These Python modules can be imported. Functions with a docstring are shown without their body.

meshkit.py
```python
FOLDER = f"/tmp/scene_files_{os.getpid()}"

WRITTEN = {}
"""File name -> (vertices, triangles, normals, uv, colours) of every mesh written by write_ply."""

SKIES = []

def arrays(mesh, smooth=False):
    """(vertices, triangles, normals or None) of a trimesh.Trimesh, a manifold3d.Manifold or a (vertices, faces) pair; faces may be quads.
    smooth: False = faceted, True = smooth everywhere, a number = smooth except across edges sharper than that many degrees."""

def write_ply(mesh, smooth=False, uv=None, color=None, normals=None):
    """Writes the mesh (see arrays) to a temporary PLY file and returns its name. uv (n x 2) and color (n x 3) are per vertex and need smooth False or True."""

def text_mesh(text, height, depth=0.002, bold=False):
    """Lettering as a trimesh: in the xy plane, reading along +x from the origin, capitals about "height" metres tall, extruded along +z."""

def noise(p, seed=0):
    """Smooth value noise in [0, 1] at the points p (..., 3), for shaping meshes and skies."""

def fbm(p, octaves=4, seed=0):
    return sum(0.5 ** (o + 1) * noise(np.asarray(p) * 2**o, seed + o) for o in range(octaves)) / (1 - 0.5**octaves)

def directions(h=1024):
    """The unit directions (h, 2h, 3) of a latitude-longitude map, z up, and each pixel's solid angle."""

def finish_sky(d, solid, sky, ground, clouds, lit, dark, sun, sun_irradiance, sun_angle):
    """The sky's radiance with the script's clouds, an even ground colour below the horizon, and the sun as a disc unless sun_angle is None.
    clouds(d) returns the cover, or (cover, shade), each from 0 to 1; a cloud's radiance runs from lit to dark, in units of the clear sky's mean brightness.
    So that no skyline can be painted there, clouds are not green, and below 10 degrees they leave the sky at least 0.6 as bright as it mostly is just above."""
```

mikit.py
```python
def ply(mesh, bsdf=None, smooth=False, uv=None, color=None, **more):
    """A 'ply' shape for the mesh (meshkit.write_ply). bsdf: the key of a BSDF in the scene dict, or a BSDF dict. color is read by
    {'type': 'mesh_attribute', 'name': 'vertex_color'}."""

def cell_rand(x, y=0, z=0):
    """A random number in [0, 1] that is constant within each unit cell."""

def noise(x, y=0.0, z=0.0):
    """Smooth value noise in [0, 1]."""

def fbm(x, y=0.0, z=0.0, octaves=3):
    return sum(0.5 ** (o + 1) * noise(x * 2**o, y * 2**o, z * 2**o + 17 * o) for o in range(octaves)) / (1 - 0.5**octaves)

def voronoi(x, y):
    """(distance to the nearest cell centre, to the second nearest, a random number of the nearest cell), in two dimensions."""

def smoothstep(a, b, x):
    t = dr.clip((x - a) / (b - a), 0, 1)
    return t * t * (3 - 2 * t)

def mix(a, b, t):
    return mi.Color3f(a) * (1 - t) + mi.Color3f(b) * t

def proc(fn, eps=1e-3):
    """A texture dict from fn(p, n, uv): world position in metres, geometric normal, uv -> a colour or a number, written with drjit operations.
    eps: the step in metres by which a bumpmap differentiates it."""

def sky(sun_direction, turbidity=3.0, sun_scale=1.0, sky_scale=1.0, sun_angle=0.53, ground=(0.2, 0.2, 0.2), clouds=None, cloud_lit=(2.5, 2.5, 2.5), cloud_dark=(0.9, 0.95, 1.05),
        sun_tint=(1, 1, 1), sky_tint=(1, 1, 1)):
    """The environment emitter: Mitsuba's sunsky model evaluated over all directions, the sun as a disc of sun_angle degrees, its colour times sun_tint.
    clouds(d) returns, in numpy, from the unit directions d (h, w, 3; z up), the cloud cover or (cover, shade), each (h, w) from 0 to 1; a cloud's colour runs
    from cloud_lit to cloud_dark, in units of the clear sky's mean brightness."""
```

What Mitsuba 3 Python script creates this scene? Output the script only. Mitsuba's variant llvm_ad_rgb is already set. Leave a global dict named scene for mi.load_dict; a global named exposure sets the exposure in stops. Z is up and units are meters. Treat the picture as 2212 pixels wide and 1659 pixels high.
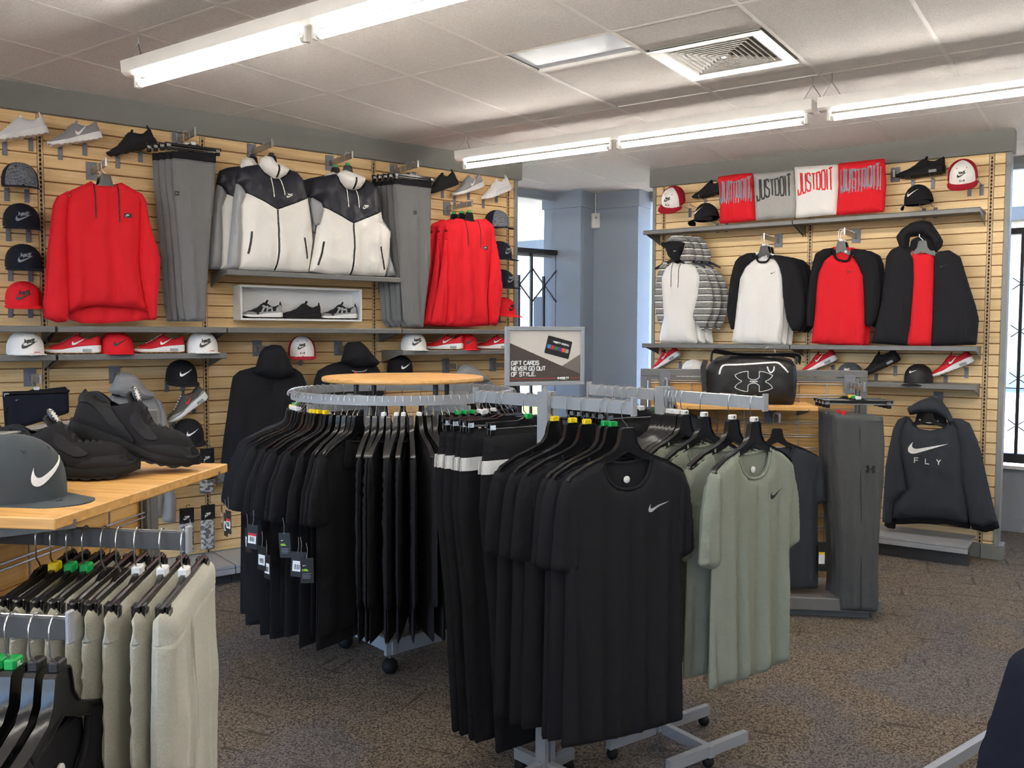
import math, random
import numpy as np, trimesh, mitsuba as mi, drjit as dr, mikit, meshkit
import shapely, shapely.geometry as sg, shapely.affinity as sa
from shapely.ops import unary_union
from scipy.spatial import Delaunay, cKDTree

T4 = mi.ScalarTransform4f
scene, labels = {'type': 'scene'}, {}
CEIL = 2.93

# ---------------------------------------------------------------- camera
scene['camera'] = {'type': 'perspective', 'fov': 60.277, 'fov_axis': 'x', 'near_clip': 0.05, 'far_clip': 400.0,
    'to_world': T4().look_at(origin=[4.4232, -2.4449, 1.5375], target=[4.4232 - 0.567188, -2.4449 + 0.821722, 1.5375 - 0.055425],
                             up=[-0.034168, 0.043761, 0.998458])}
# ---------------------------------------------------------------- light
exposure = 2.65
TUBE = [9.0, 8.45, 7.75]            # radiance of the fluorescent tubes
scene['sky'] = mikit.sky([0.80, 0.25, 0.85], turbidity=3.0, sun_scale=2.4, sky_scale=5.5, sky_tint=(0.95, 0.98, 1.05), ground=(0.35, 0.34, 0.32))
# ---------------------------------------------------------------- helpers
def M4(rows): return T4(np.asarray(rows, float))
def frame(o, x, y=(0, 0, 1)):
    """Local frame: x to the viewer's right, y up, z towards the viewer."""
    x, y = np.asarray(x, float), np.asarray(y, float)
    x, y = x / np.linalg.norm(x), y / np.linalg.norm(y)
    m = np.eye(4); m[:3, 0], m[:3, 1], m[:3, 2], m[:3, 3] = x, y, np.cross(x, y), o
    return m
def move(x=0, y=0, z=0):
    m = np.eye(4); m[:3, 3] = x, y, z
    return m
def rot(deg, ax):
    return trimesh.transformations.rotation_matrix(math.radians(deg), ax)
RX, RY, RZ = (lambda d: rot(d, [1, 0, 0])), (lambda d: rot(d, [0, 1, 0])), (lambda d: rot(d, [0, 0, 1]))
def scl(x, y=None, z=None):
    return np.diag([x, x if y is None else y, x if z is None else z, 1.0])
def TM(v, f): return trimesh.Trimesh(np.asarray(v, float), np.asarray(f, int), process=False)
def cat(*ms): return trimesh.util.concatenate([m for m in (ms[0] if len(ms) == 1 and isinstance(ms[0], list) else ms) if m is not None])
def xf(m, *mats):
    m = m.copy()
    for a in mats: m.apply_transform(a)
    return m
def box(x0, x1, y0, y1, z0, z1, ch=0.0):
    lo, hi = np.array([x0, y0, z0], float), np.array([x1, y1, z1], float)
    c = (lo + hi) / 2
    s = hi - lo
    if ch <= 0 or ch * 2 >= s.min():
        return xf(trimesh.creation.box(s), move(*c))
    h = s / 2
    pts = [[sx * (h[0] - (0 if k == 0 else ch)), sy * (h[1] - (0 if k == 1 else ch)), sz * (h[2] - (0 if k == 2 else ch))]
           for sx in (-1, 1) for sy in (-1, 1) for sz in (-1, 1) for k in range(3)]
    return xf(trimesh.convex.convex_hull(np.array(pts)), move(*c))
def tube(pts, r, n=6, cap=True):
    p = np.asarray(pts, float)
    r = np.broadcast_to(np.asarray(r, float), (len(p),))
    t = np.gradient(p, axis=0); t /= np.linalg.norm(t, axis=1, keepdims=True) + 1e-12
    a = np.cross(t[0], [0, 0, 1] if abs(t[0][2]) < 0.9 else [1, 0, 0]); a /= np.linalg.norm(a)
    A = []
    for k in range(len(p)):
        a = a - t[k] * (a @ t[k]); a /= np.linalg.norm(a) + 1e-12
        A.append(a)
    A = np.array(A); B = np.cross(t, A)
    an = np.arange(n) * 2 * np.pi / n
    v = (p[:, None] + r[:, None, None] * (np.cos(an)[None, :, None] * A[:, None] + np.sin(an)[None, :, None] * B[:, None])).reshape(-1, 3)
    f = []
    for k in range(len(p) - 1):
        for j in range(n):
            q = [k * n + j, k * n + (j + 1) % n, (k + 1) * n + (j + 1) % n, (k + 1) * n + j]
            f += [[q[0], q[1], q[2]], [q[0], q[2], q[3]]]
    if cap:
        v = np.vstack([v, p[0], p[-1]]); m = len(v) - 2
        for j in range(n):
            f += [[m, (j + 1) % n, j], [m + 1, (len(p) - 1) * n + j, (len(p) - 1) * n + (j + 1) % n]]
    return TM(v, f)
def strap(pts, w, t, up=(0, 0, 1)):
    """A flat band of width w (along up) and thickness t, swept along pts."""
    p = np.asarray(pts, float); d = np.gradient(p, axis=0); d /= np.linalg.norm(d, axis=1, keepdims=True)
    u = np.broadcast_to(np.asarray(up, float), p.shape); u = u - d * (u * d).sum(1, keepdims=True); u /= np.linalg.norm(u, axis=1, keepdims=True)
    s = np.cross(d, u)
    v = np.stack([p + u * w / 2 + s * t / 2, p + u * w / 2 - s * t / 2, p - u * w / 2 - s * t / 2, p - u * w / 2 + s * t / 2], 1).reshape(-1, 3)
    f = []
    for k in range(len(p) - 1):
        for j in range(4):
            q = [k * 4 + j, k * 4 + (j + 1) % 4, k * 4 + 4 + (j + 1) % 4, k * 4 + 4 + j]
            f += [[q[0], q[1], q[2]], [q[0], q[2], q[3]]]
    e = (len(p) - 1) * 4
    f += [[0, 2, 1], [0, 3, 2], [e, e + 1, e + 2], [e, e + 2, e + 3]]
    return TM(v, f)
def bar(a, b, w, h, up=(0, 0, 1)):
    return strap([a, b], h, w, up)
def lathe(prof, n=32, squash=1.0):
    prof = np.asarray(prof, float)
    an = np.arange(n) * 2 * np.pi / n
    v = np.stack([np.outer(np.cos(an), prof[:, 0]), np.outer(np.sin(an), prof[:, 0]) * squash, np.broadcast_to(prof[:, 1], (n, len(prof)))], -1).reshape(-1, 3)
    k = len(prof); f = []
    for i in range(n):
        for j in range(k - 1):
            a, b = i * k + j, ((i + 1) % n) * k + j
            f += [[a, b, b + 1], [a, b + 1, a + 1]]
    return TM(v, f)
def grid(P):
    """Surface from an (a, b, 3) array of points."""
    a, b = P.shape[:2]
    i, j = np.meshgrid(np.arange(a - 1), np.arange(b - 1), indexing='ij')
    q = np.stack([i * b + j, (i + 1) * b + j, (i + 1) * b + j + 1, i * b + j + 1], -1).reshape(-1, 4)
    return TM(P.reshape(-1, 3), np.vstack([q[:, [0, 1, 2]], q[:, [0, 2, 3]]]))
def poly(pts): 
    p = sg.Polygon(pts)
    return p if p.is_valid else p.buffer(0)
def spline(pts, n=8, closed=True):
    """Catmull-Rom through pts."""
    p = np.asarray(pts, float); m = len(p); out = []
    for i in range(m if closed else m - 1):
        g = lambda k: p[(i + k) % m] if closed else p[min(max(i + k, 0), m - 1)]
        a, b, c, d = g(-1), g(0), g(1), g(2)
        for t in np.arange(n) / n:
            out.append(0.5 * (2 * b + (c - a) * t + (2 * a - 5 * b + 4 * c - d) * t * t + (3 * b - a - 3 * c + d) * t ** 3))
    if not closed: out.append(p[-1])
    return np.array(out)
def extrude(shape, depth, z0=0.0):
    ms = [trimesh.creation.extrude_polygon(g, depth, engine='earcut') for g in getattr(shape, 'geoms', [shape]) if g.area > 1e-10]
    return xf(cat(ms), move(0, 0, z0))

COUNT = {}
def numbered(name):
    n = COUNT.get(name, 0); COUNT[name] = n + 1
    return name if n == 0 else f'{name}_{n:03d}'
PLY = {}
def shape(mesh, bsdf, m=None, smooth=35, **more):
    d = mikit.ply(mesh, bsdf, smooth, **more)
    if m is not None: d['to_world'] = T4(np.asarray(m, float))
    return d
def thing(name, label, cat_, group=None, kind=None):
    k = numbered(name)
    labels[k] = {'label': label, 'category': cat_}
    if group: labels[k]['group'] = group
    if kind: labels[k]['kind'] = kind
    return k
def struct(name, mesh, bsdf, m=None, smooth=False, label=None):
    k = numbered(name)
    scene[k] = shape(mesh, bsdf, m, smooth); labels[k] = {'kind': 'structure'}
    if label: labels[k]['label'] = label
    return k
def part(parent, name, mesh, bsdf, m=None, smooth=35, label=None, kind=None, **more):
    k = numbered(parent + '__' + name)
    scene[k] = mesh if isinstance(mesh, dict) else shape(mesh, bsdf, None, smooth, **more)
    if m is not None: scene[k] = {**scene[k], 'to_world': T4(np.asarray(m, float))}
    if label or kind: labels[k] = {a: b for a, b in (('label', label), ('kind', kind)) if b}
    return k
def one(name, mesh, bsdf, label, cat_, m=None, smooth=35, group=None, kind=None):
    """A thing that is a single mesh."""
    k = thing(name, label, cat_, group, kind)
    scene[k] = shape(mesh, bsdf, m, smooth)
    return k

# ---------------------------------------------------------------- materials
def lin(r, g, b):
    c = np.array([r, g, b]) / 255.0
    return [float(x) for x in np.where(c < 0.04045, c / 12.92, ((c + 0.055) / 1.055) ** 2.4)]
def rgb(c): return {'type': 'rgb', 'value': c}
def mat(name, color, rough=0.6, metal=0.0, bump=None, spec=0.5, sheen=0.0, clear=0.0, scale=1.0):
    b = {'type': 'principled', 'base_color': color if isinstance(color, dict) else rgb(color), 'roughness': rough, 'metallic': metal, 'specular': spec}
    if sheen: b['sheen'] = sheen
    if clear: b['clearcoat'] = clear; b['clearcoat_gloss'] = 0.9
    if bump is not None:
        b = {'type': 'bumpmap', 'tex': bump, 'scale': scale, 'bsdf': b}
    scene[name] = {'type': 'twosided', 'bsdf': b}
    return name
P_ = mikit.proc
def heather(a, b, f=1300.0):
    """Two yarn colours mixed fibre by fibre."""
    def fn(p, n, uv):
        return mikit.mix(a, b, mikit.smoothstep(0.25, 0.75, mikit.fbm(p.x * f, p.y * f, p.z * f * 0.55, 2)))
    return P_(fn)
def knit_bump(p, n, uv): return 0.0006 * mikit.noise(p.x * 700, p.y * 700, p.z * 700) + 0.0015 * mikit.noise(p.x * 60, p.y * 60, p.z * 45)
knit = P_(knit_bump)
def leather_bump(p, n, uv): return 0.0008 * mikit.noise(p.x * 350, p.y * 350, p.z * 350)
leather = P_(leather_bump)

def fabric(name, c, spec=0.2): return mat(name, c, 0.9, bump=knit, spec=spec, sheen=0.3)
fabric('fab_black', lin(27, 27, 30)); fabric('fab_black_b', lin(31, 31, 35)); fabric('fab_navy', lin(24, 27, 38))
fabric('fab_red', lin(214, 36, 46)); fabric('fab_white', lin(232, 231, 226)); fabric('fab_maroon', lin(150, 26, 40))
fabric('fab_charcoal', lin(62, 68, 72)); fabric('fab_slate', lin(50, 54, 60))
mat('fab_grey_pants', heather(lin(94, 95, 96), lin(124, 125, 125)), 0.9, spec=0.2)
mat('fab_dark_pants', heather(lin(62, 63, 64), lin(88, 90, 90)), 0.9, spec=0.2)
mat('fab_sage', heather(lin(108, 113, 101), lin(142, 147, 133)), 0.9, spec=0.2)
mat('fab_jogger', heather(lin(158, 156, 144), lin(186, 184, 171), 1500.0), 0.9, spec=0.2)
mat('fab_grey_hood', heather(lin(120, 120, 120), lin(152, 152, 152)), 0.9, spec=0.2)
mat('fab_grey_tee', heather(lin(150, 150, 147), lin(180, 180, 176)), 0.9, spec=0.2)
mat('fab_cap_heather', heather(lin(70, 75, 84), lin(125, 128, 134), 260.0), 0.9, spec=0.2)
mat('nylon_white', lin(233, 231, 224), 0.45, spec=0.4); mat('nylon_navy', lin(30, 32, 42), 0.5, spec=0.4); mat('nylon_grey', lin(146, 149, 152), 0.45, spec=0.4)
mat('nylon_black', lin(24, 24, 25), 0.5, bump=leather, spec=0.4)
mat('print_white', lin(232, 232, 230), 0.5); mat('print_black', lin(20, 20, 22), 0.5); mat('print_grey', lin(132, 130, 142), 0.7)
mat('print_silver', lin(168, 170, 174), 0.4); mat('print_red', lin(214, 40, 50), 0.6); mat('thread_grey', lin(112, 116, 124), 0.7)
mat('plastic_black', lin(18, 18, 20), 0.25, spec=0.5); mat('plastic_grey', lin(88, 88, 92), 0.35); mat('plastic_white', lin(225, 225, 220), 0.35)
mat('ring_green', lin(20, 150, 70), 0.4); mat('ring_yellow', lin(240, 205, 20), 0.4); mat('ring_white', lin(226, 226, 222), 0.4); mat('ring_black', lin(30, 30, 32), 0.4); mat('ring_red', lin(205, 30, 40), 0.4)
mat('chrome', lin(215, 215, 215), 0.22, 1.0); mat('steel_dull', lin(170, 170, 172), 0.38, 1.0)
mat('rubber_black', lin(20, 20, 21), 0.7, spec=0.3); mat('rubber_white', lin(228, 228, 226), 0.55); mat('rubber_gum', lin(170, 120, 62), 0.6); mat('rubber_grey', lin(150, 150, 150), 0.55)
mat('mesh_grey', lin(140, 140, 142), 0.8); mat('mesh_white', lin(222, 222, 222), 0.8); mat('mesh_black', lin(22, 22, 26), 0.85); mat('suede_black', lin(34, 33, 35), 0.95, bump=leather, spec=0.15)
mat('mesh_red', lin(200, 28, 40), 0.7); mat('mesh_olive', lin(78, 78, 72), 0.8); mat('cage_grey', lin(150, 152, 152), 0.5)
mat('metal_grey', lin(104, 104, 102), 0.42, spec=0.5); mat('metal_rack', lin(150, 153, 156), 0.4, spec=0.5); mat('metal_dark', lin(58, 58, 58), 0.45)
mat('trim_grey', lin(134, 134, 130), 0.5); mat('fascia_grey', lin(128, 129, 124), 0.75, spec=0.2); mat('paint_blue', lin(156, 168, 182), 0.7, spec=0.3); mat('paint_grey', lin(140, 146, 150), 0.7, spec=0.3)
mat('white_metal', lin(236, 234, 226), 0.35); mat('white_matte', lin(228, 228, 224), 0.7); mat('iron_black', lin(26, 26, 28), 0.5); mat('box_white', lin(222, 223, 222), 0.5)
mat('bracket_blue', lin(112, 114, 122), 0.4); mat('standard_tan', lin(196, 168, 128), 0.5); mat('slot_dark', lin(30, 24, 18), 0.8); mat('vent_dark', lin(40, 40, 36), 0.8)
mat('groove_wood', lin(150, 112, 62), 0.8); mat('window_frame', lin(150, 160, 168), 0.5)
def wood_fn(lo, hi, axis):
    def fn(p, n, uv):
        a = p.x * 0.3 + p.y * 0.95 if axis == 'l' else p.x
        g = mikit.fbm(a * 3.0, p.z * 130.0, p.y * (0.0 if axis == 'l' else 2.0), 3)
        return mikit.mix(lo, hi, mikit.smoothstep(0.2, 0.8, g))
    return P_(fn)
for i, (d, e) in enumerate([(0, 0), (4, 3), (-5, -4)]):
    mat(f'maple_left_{i}', wood_fn(lin(220 + d, 184 + d, 130 + d), lin(234 + e, 201 + e, 150 + e), 'l'), 0.5, spec=0.35)
    mat(f'maple_right_{i}', wood_fn(lin(230 + d, 198 + d, 144 + d), lin(241 + e, 212 + e, 161 + e), 'r'), 0.5, spec=0.35)
def top_fn(p, n, uv):
    return mikit.mix(lin(206, 154, 88), lin(226, 176, 108), mikit.smoothstep(0.2, 0.8, mikit.fbm((p.x + p.y * 0.4) * 5.0, (p.y - p.x * 0.4) * 90.0, p.z * 90.0, 3)))
mat('maple_top', P_(top_fn), 0.4, spec=0.4)
def tile_fn(p, n, uv):
    s = mikit.noise(p.x * 260, p.y * 260, 0.0)
    return mikit.mix(lin(196, 193, 188), lin(208, 205, 200), mikit.smoothstep(0.3, 0.7, s))
mat('tile_white', P_(tile_fn), 0.9, spec=0.1)
mat('grid_white', lin(214, 212, 206), 0.6)
def carpet_col(p, n, uv):
    spk = mikit.noise(p.x * 190, p.y * 190, 0.0)
    fine = mikit.noise(p.x * 420, p.y * 420, 3.0)
    c = mikit.mix(lin(58, 52, 46), lin(128, 117, 104), mikit.smoothstep(0.2, 0.8, 0.6 * spk + 0.4 * fine))
    cool = mikit.smoothstep(0.45, 0.68, mikit.fbm(p.x * 2.4, p.y * 2.4, 1.0, 3))
    c = mikit.mix(c, mikit.mix(lin(56, 56, 62), lin(112, 110, 114), spk), 0.55 * cool)
    # woven dashes and brackets, a carpet-tile print
    u, v = (p.x * 0.98 + p.y * 0.2), (p.y * 0.98 - p.x * 0.2)
    k1 = mikit.cell_rand(u * 5.0, v * 14.0, 5.0); l1 = dr.abs(v * 14.0 - dr.floor(v * 14.0) - 0.5)
    w1 = mikit.noise(u * 30, v * 30, 9.0)
    d1 = dr.select((k1 > 0.78) & (l1 < 0.04 + 0.12 * w1), 1.0, 0.0)
    k2 = mikit.cell_rand(u * 12.0, v * 5.0, 8.0); l2 = dr.abs(u * 12.0 - dr.floor(u * 12.0) - 0.5)
    d2 = dr.select((k2 > 0.86) & (l2 < 0.03 + 0.10 * w1), 1.0, 0.0)
    pat = dr.maximum(d1, d2) * mikit.smoothstep(0.25, 0.7, mikit.noise(u * 5.0, v * 5.0, 4.0)) * mikit.smoothstep(0.15, 0.6, spk)
    return mikit.mix(c, lin(40, 37, 35), 0.7 * pat)
def carpet_bump(p, n, uv): return 0.004 * mikit.noise(p.x * 190, p.y * 190, 0.0)
mat('carpet', P_(carpet_col), 0.95, bump=P_(carpet_bump), spec=0.1)
mat('asphalt', lin(150, 148, 142), 0.9); mat('stucco', lin(206, 200, 186), 0.9); mat('grass', lin(104, 128, 58), 0.9); mat('sidewalk', lin(196, 192, 184), 0.9)
scene['pane_glass'] = {'type': 'thindielectric', 'int_ior': 1.5}
scene['poster_white'] = scene['print_white']
# ---------------------------------------------------------------- room shell
UL = np.array([math.sin(math.radians(17.6)), math.cos(math.radians(17.6)), 0.0])     # along the left slat wall
ML = frame([0, 2.316, 0], UL); MR = frame([0, 4.42, 0], [1, 0, 0])
X0, X1, Y0, Y1 = -1.9, 8.2, -6.2, 5.47
struct('floor', box(X0 - .6, X1 + .2, Y0 - .2, Y1 + .25, -0.12, 0.0), 'carpet')
_vx, _vy = 4.5 * .6096, 1.2192 + .62
ce = struct('ceiling', cat(*[box(a, b, c, d, CEIL + 0.03, CEIL + 0.15) for a, b, c, d in ((X0 - .6, X1 + .2, Y0 - .2, _vy - .28), (X0 - .6, X1 + .2, _vy + .28, Y1 + .25), (X0 - .6, _vx - .28, _vy - .28, _vy + .28), (_vx + .28, X1 + .2, _vy - .28, _vy + .28))]), 'white_matte')
mat('steel_duct', lin(138, 138, 132), .6)
TW, TL = 0.6096, 1.2192
tile = box(0.0085, TW - 0.0085, 0.0085, TL - 0.0085, 0.0016, 0.026)
tile = mikit.ply(tile, 'tile_white', False)
for i in range(-4, 14):
    for j in range(-5, 5):
        if (i, j) in ((3, 1), (4, 1)): continue
        part(ce, 'tile', {**tile, 'to_world': T4(move(i * TW, j * TL, CEIL))}, None)
# the two tiles beside the lamp: one with a square air diffuser, one of which a third is a bright plastic panel
def tile_piece(x0, x1, y0, y1, b='tile_white', name='tile'):
    part(ce, name, box(x0, x1, y0, y1, CEIL + 0.006, CEIL + 0.026), b, smooth=False)
vx, vy = 4 * TW, TL
tile_piece(vx + .011, vx + TW - .011, vy + .011, vy + .34); tile_piece(vx + .011, vx + TW - .011, vy + .90, vy + TL - .011)
fx = 3 * TW
tile_piece(fx + .011, fx + TW - .011, vy + .345, vy + TL - .011)
mat('panel_pale', lin(206, 216, 226), 0.3)
part(ce, 'panel', box(fx + .011, fx + TW - .011, vy + .011, vy + .325, CEIL + 0.012, CEIL + 0.022), 'panel_pale', smooth=False, label='pale bluish plastic panel')
part(ce, 'panel_rim', box(fx + .006, fx + TW - .006, vy + .325, vy + .345, CEIL - 0.004, CEIL + 0.012), 'grid_white', smooth=False)
for i in range(-4, 15):
    part(ce, 'tee_bar', box(i * TW - .009, i * TW + .009, Y0, Y1, CEIL, CEIL + .007), 'grid_white', smooth=False)
for j in range(-5, 5):
    for i in range(-4, 14):
        part(ce, 'cross_tee', box(i * TW + .009, (i + 1) * TW - .009, j * TL - .009, j * TL + .009, CEIL + .0005, CEIL + .007), 'grid_white', smooth=False)
# square louvred diffuser
dv = thing('air_diffuser', 'white square ceiling air diffuser with dark gaps between its nested louvres', 'vent')
cx, cy = vx + TW / 2, vy + .62
def ring(a, b, z0, z1):
    """Mitred square frame: outer half size a at z0, inner half size b at z1, 2 mm thick."""
    c = np.array([[-1, -1], [1, -1], [1, 1], [-1, 1]], float); v = []
    for h, z in ((a, z0), (b, z1), (b, z1 + .003), (a, z0 + .003)): v += [[cx + h * p[0], cy + h * p[1], z] for p in c]
    f = []
    for k in range(4):
        for j in range(4):
            q = [k * 4 + j, k * 4 + (j + 1) % 4, ((k + 1) % 4) * 4 + (j + 1) % 4, ((k + 1) % 4) * 4 + j]
            f += [[q[0], q[1], q[2]], [q[0], q[2], q[3]]]
    return TM(v, f)
part(dv, 'frame', ring(.288, .225, CEIL - .012, CEIL - .004), 'white_metal', smooth=False)
part(dv, 'duct', cat(box(cx - .27, cx + .27, cy - .27, cy + .27, CEIL + .50, CEIL + .51), box(cx - .275, cx - .27, cy - .275, cy + .275, CEIL + .0, CEIL + .51), box(cx + .27, cx + .275, cy - .275, cy + .275, CEIL + .0, CEIL + .51), box(cx - .27, cx + .27, cy - .275, cy - .27, CEIL + .0, CEIL + .51), box(cx - .27, cx + .27, cy + .27, cy + .275, CEIL + .0, CEIL + .51)), 'steel_duct', smooth=False)
for k in range(8):
    a = .222 - k * .027
    part(dv, 'louvre', ring(a, a - .010, CEIL - .006, CEIL + .012), 'white_metal', smooth=False)
part(dv, 'hub', box(cx - .012, cx + .012, cy - .012, cy + .012, CEIL - .008, CEIL + .01), 'white_metal', smooth=False)

# slat walls -----------------------------------------------------------------
def slat_wall(name, m, bays, mats, z0=0.13, z1=2.785, pitch=0.0762, label=None):
    """bays: (x0, x1) between the uprights. Boards of 66 mm with a routed groove between them; wall face at z = 0."""
    w = struct(name, xf(box(bays[0][0] - .02, bays[-1][1] + .02, 0.0, z1 + .14, -0.12, -0.011), m), 'groove_wood', label=label)
    rng = random.Random(7)
    n = int((z1 - z0) / pitch) + 1
    for x0, x1 in bays:
        for k in range(n):
            t = z1 - k * pitch - .0035; b = max(z1 - (k + 1) * pitch + .0035, z0)
            if t - b < .01: continue
            part(w, 'slat', xf(box(x0 + .001, x1 - .001, b, t, -0.0105, 0.0, 0.0012), m), mats[rng.randrange(len(mats))], smooth=False)
    return w
GAP = .016
wl = slat_wall('wall_left', ML, [(-3.6, -2.214 - GAP), (-2.214 + GAP, -1.295 - GAP), (-1.295 + GAP, -0.075 - GAP), (-0.075 + GAP, 1.14 - GAP), (1.14 + GAP, 1.197)], [f'maple_left_{i}' for i in range(3)])
wr = slat_wall('wall_right', MR, [(1.155, 1.228 - GAP), (1.228 + GAP, 2.442 - GAP), (2.442 + GAP, 3.655 - GAP), (3.655 + GAP, 3.738)], [f'maple_right_{i}' for i in range(3)], z0=0.10)
for w, m, xs in ((wl, ML, [-2.214, -1.295, -.075, 1.14]), (wr, MR, [1.228, 2.442, 3.655])):
    for x in xs:
        u_ = part(w, 'upright', cat(xf(box(x - .0145, x - .0055, .06, 2.783, -.02, .001), m), xf(box(x + .0055, x + .0145, .06, 2.783, -.02, .001), m), xf(box(x - .0145, x + .0145, .06, 2.783, -.02, -.009), m)), 'standard_tan', smooth=False)
        slots = cat([xf(box(x - .0055, x + .0055, z, z + .013, -.009, -.001), m) for z in np.arange(.08, 2.77, .0254)])
        part(u_, 'rungs', slots, 'slot_dark', smooth=False, kind='stuff')
# fascia boards above, end trims, base blocks
def fascia(w, m, x0, x1, end):
    part(w, 'fascia', xf(box(x0, x1, 2.783, CEIL + .006, -.12, .028, .003), m), 'fascia_grey', smooth=False)
fascia(wl, ML, -3.6, 1.262, 1); fascia(wr, MR, 1.105, 3.787, 1)
part(wl, 'trim', xf(box(1.197, 1.232, 0, 2.783, -.12, .008, .002), ML), 'trim_grey', smooth=False)
part(wr, 'trim', xf(box(1.127, 1.155, 0, 2.783, -.12, .008, .002), MR), 'trim_grey', smooth=False)
part(wr, 'trim', xf(box(3.738, 3.772, 0, 2.783, -.12, .008, .002), MR), 'trim_grey', smooth=False)
part(wr, 'base_block', xf(box(3.665, 3.80, 0, .10, -.14, .03, .003), MR), 'fascia_grey', smooth=False)
part(wl, 'kick_board', xf(box(-3.6, 1.23, 0, .128, -.03, .004), ML), 'fascia_grey', smooth=False)
part(wr, 'kick_board', xf(box(1.13, 3.66, 0, .098, -.03, .004), MR), 'fascia_grey', smooth=False)

# outer walls ------------------------------------------------------------------
NL = np.array([UL[1], -UL[0], 0.0])
MW = frame(np.array([0, 2.316, 0]) - 1.02 * NL, UL)          # glazed wall behind the left slat wall
# piers of the glazed corner
struct('wall_outer', xf(box(-4.2, 2.62, 0, .10, -.10, .02), MW), 'paint_blue')
struct('wall_outer_header', xf(box(-4.2, 3.9, 2.885, CEIL + .03, -.10, .02), MW), 'paint_blue')
PB = 5.25
struct('wall_pier', cat(box(-.33, .09, 4.99, 5.7, 0, CEIL + .03), box(.09, .575, PB, 5.7, 0, CEIL + .03)), 'paint_blue')
struct('trim_1', cat(box(-.345, .09, 4.975, 5.0, 2.775, CEIL + .02), box(.075, .105, 4.975, PB, 2.775, CEIL + .02), box(.075, .59, PB - .015, PB + .01, 2.775, CEIL + .02), box(.56, .59, PB - .015, 5.5, 2.775, CEIL + .02)), 'paint_blue')
YB = Y1
struct('wall_back', cat(box(.575, 8.3, YB, YB + .12, 0, .50), box(.575, 8.3, YB, YB + .12, 2.875, CEIL + .03), box(1.45, 3.5, YB, YB + .12, .5, 2.875), box(5.6, 8.3, YB, YB + .12, .5, 2.875)), 'paint_grey')
struct('baseboard_back', box(.575, 8.2, YB - .012, YB, 0, .10, .003), 'paint_grey')
struct('window_sill', box(3.4, 5.65, YB - .05, YB + .12, .50, .53, .004), 'white_matte')
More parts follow.
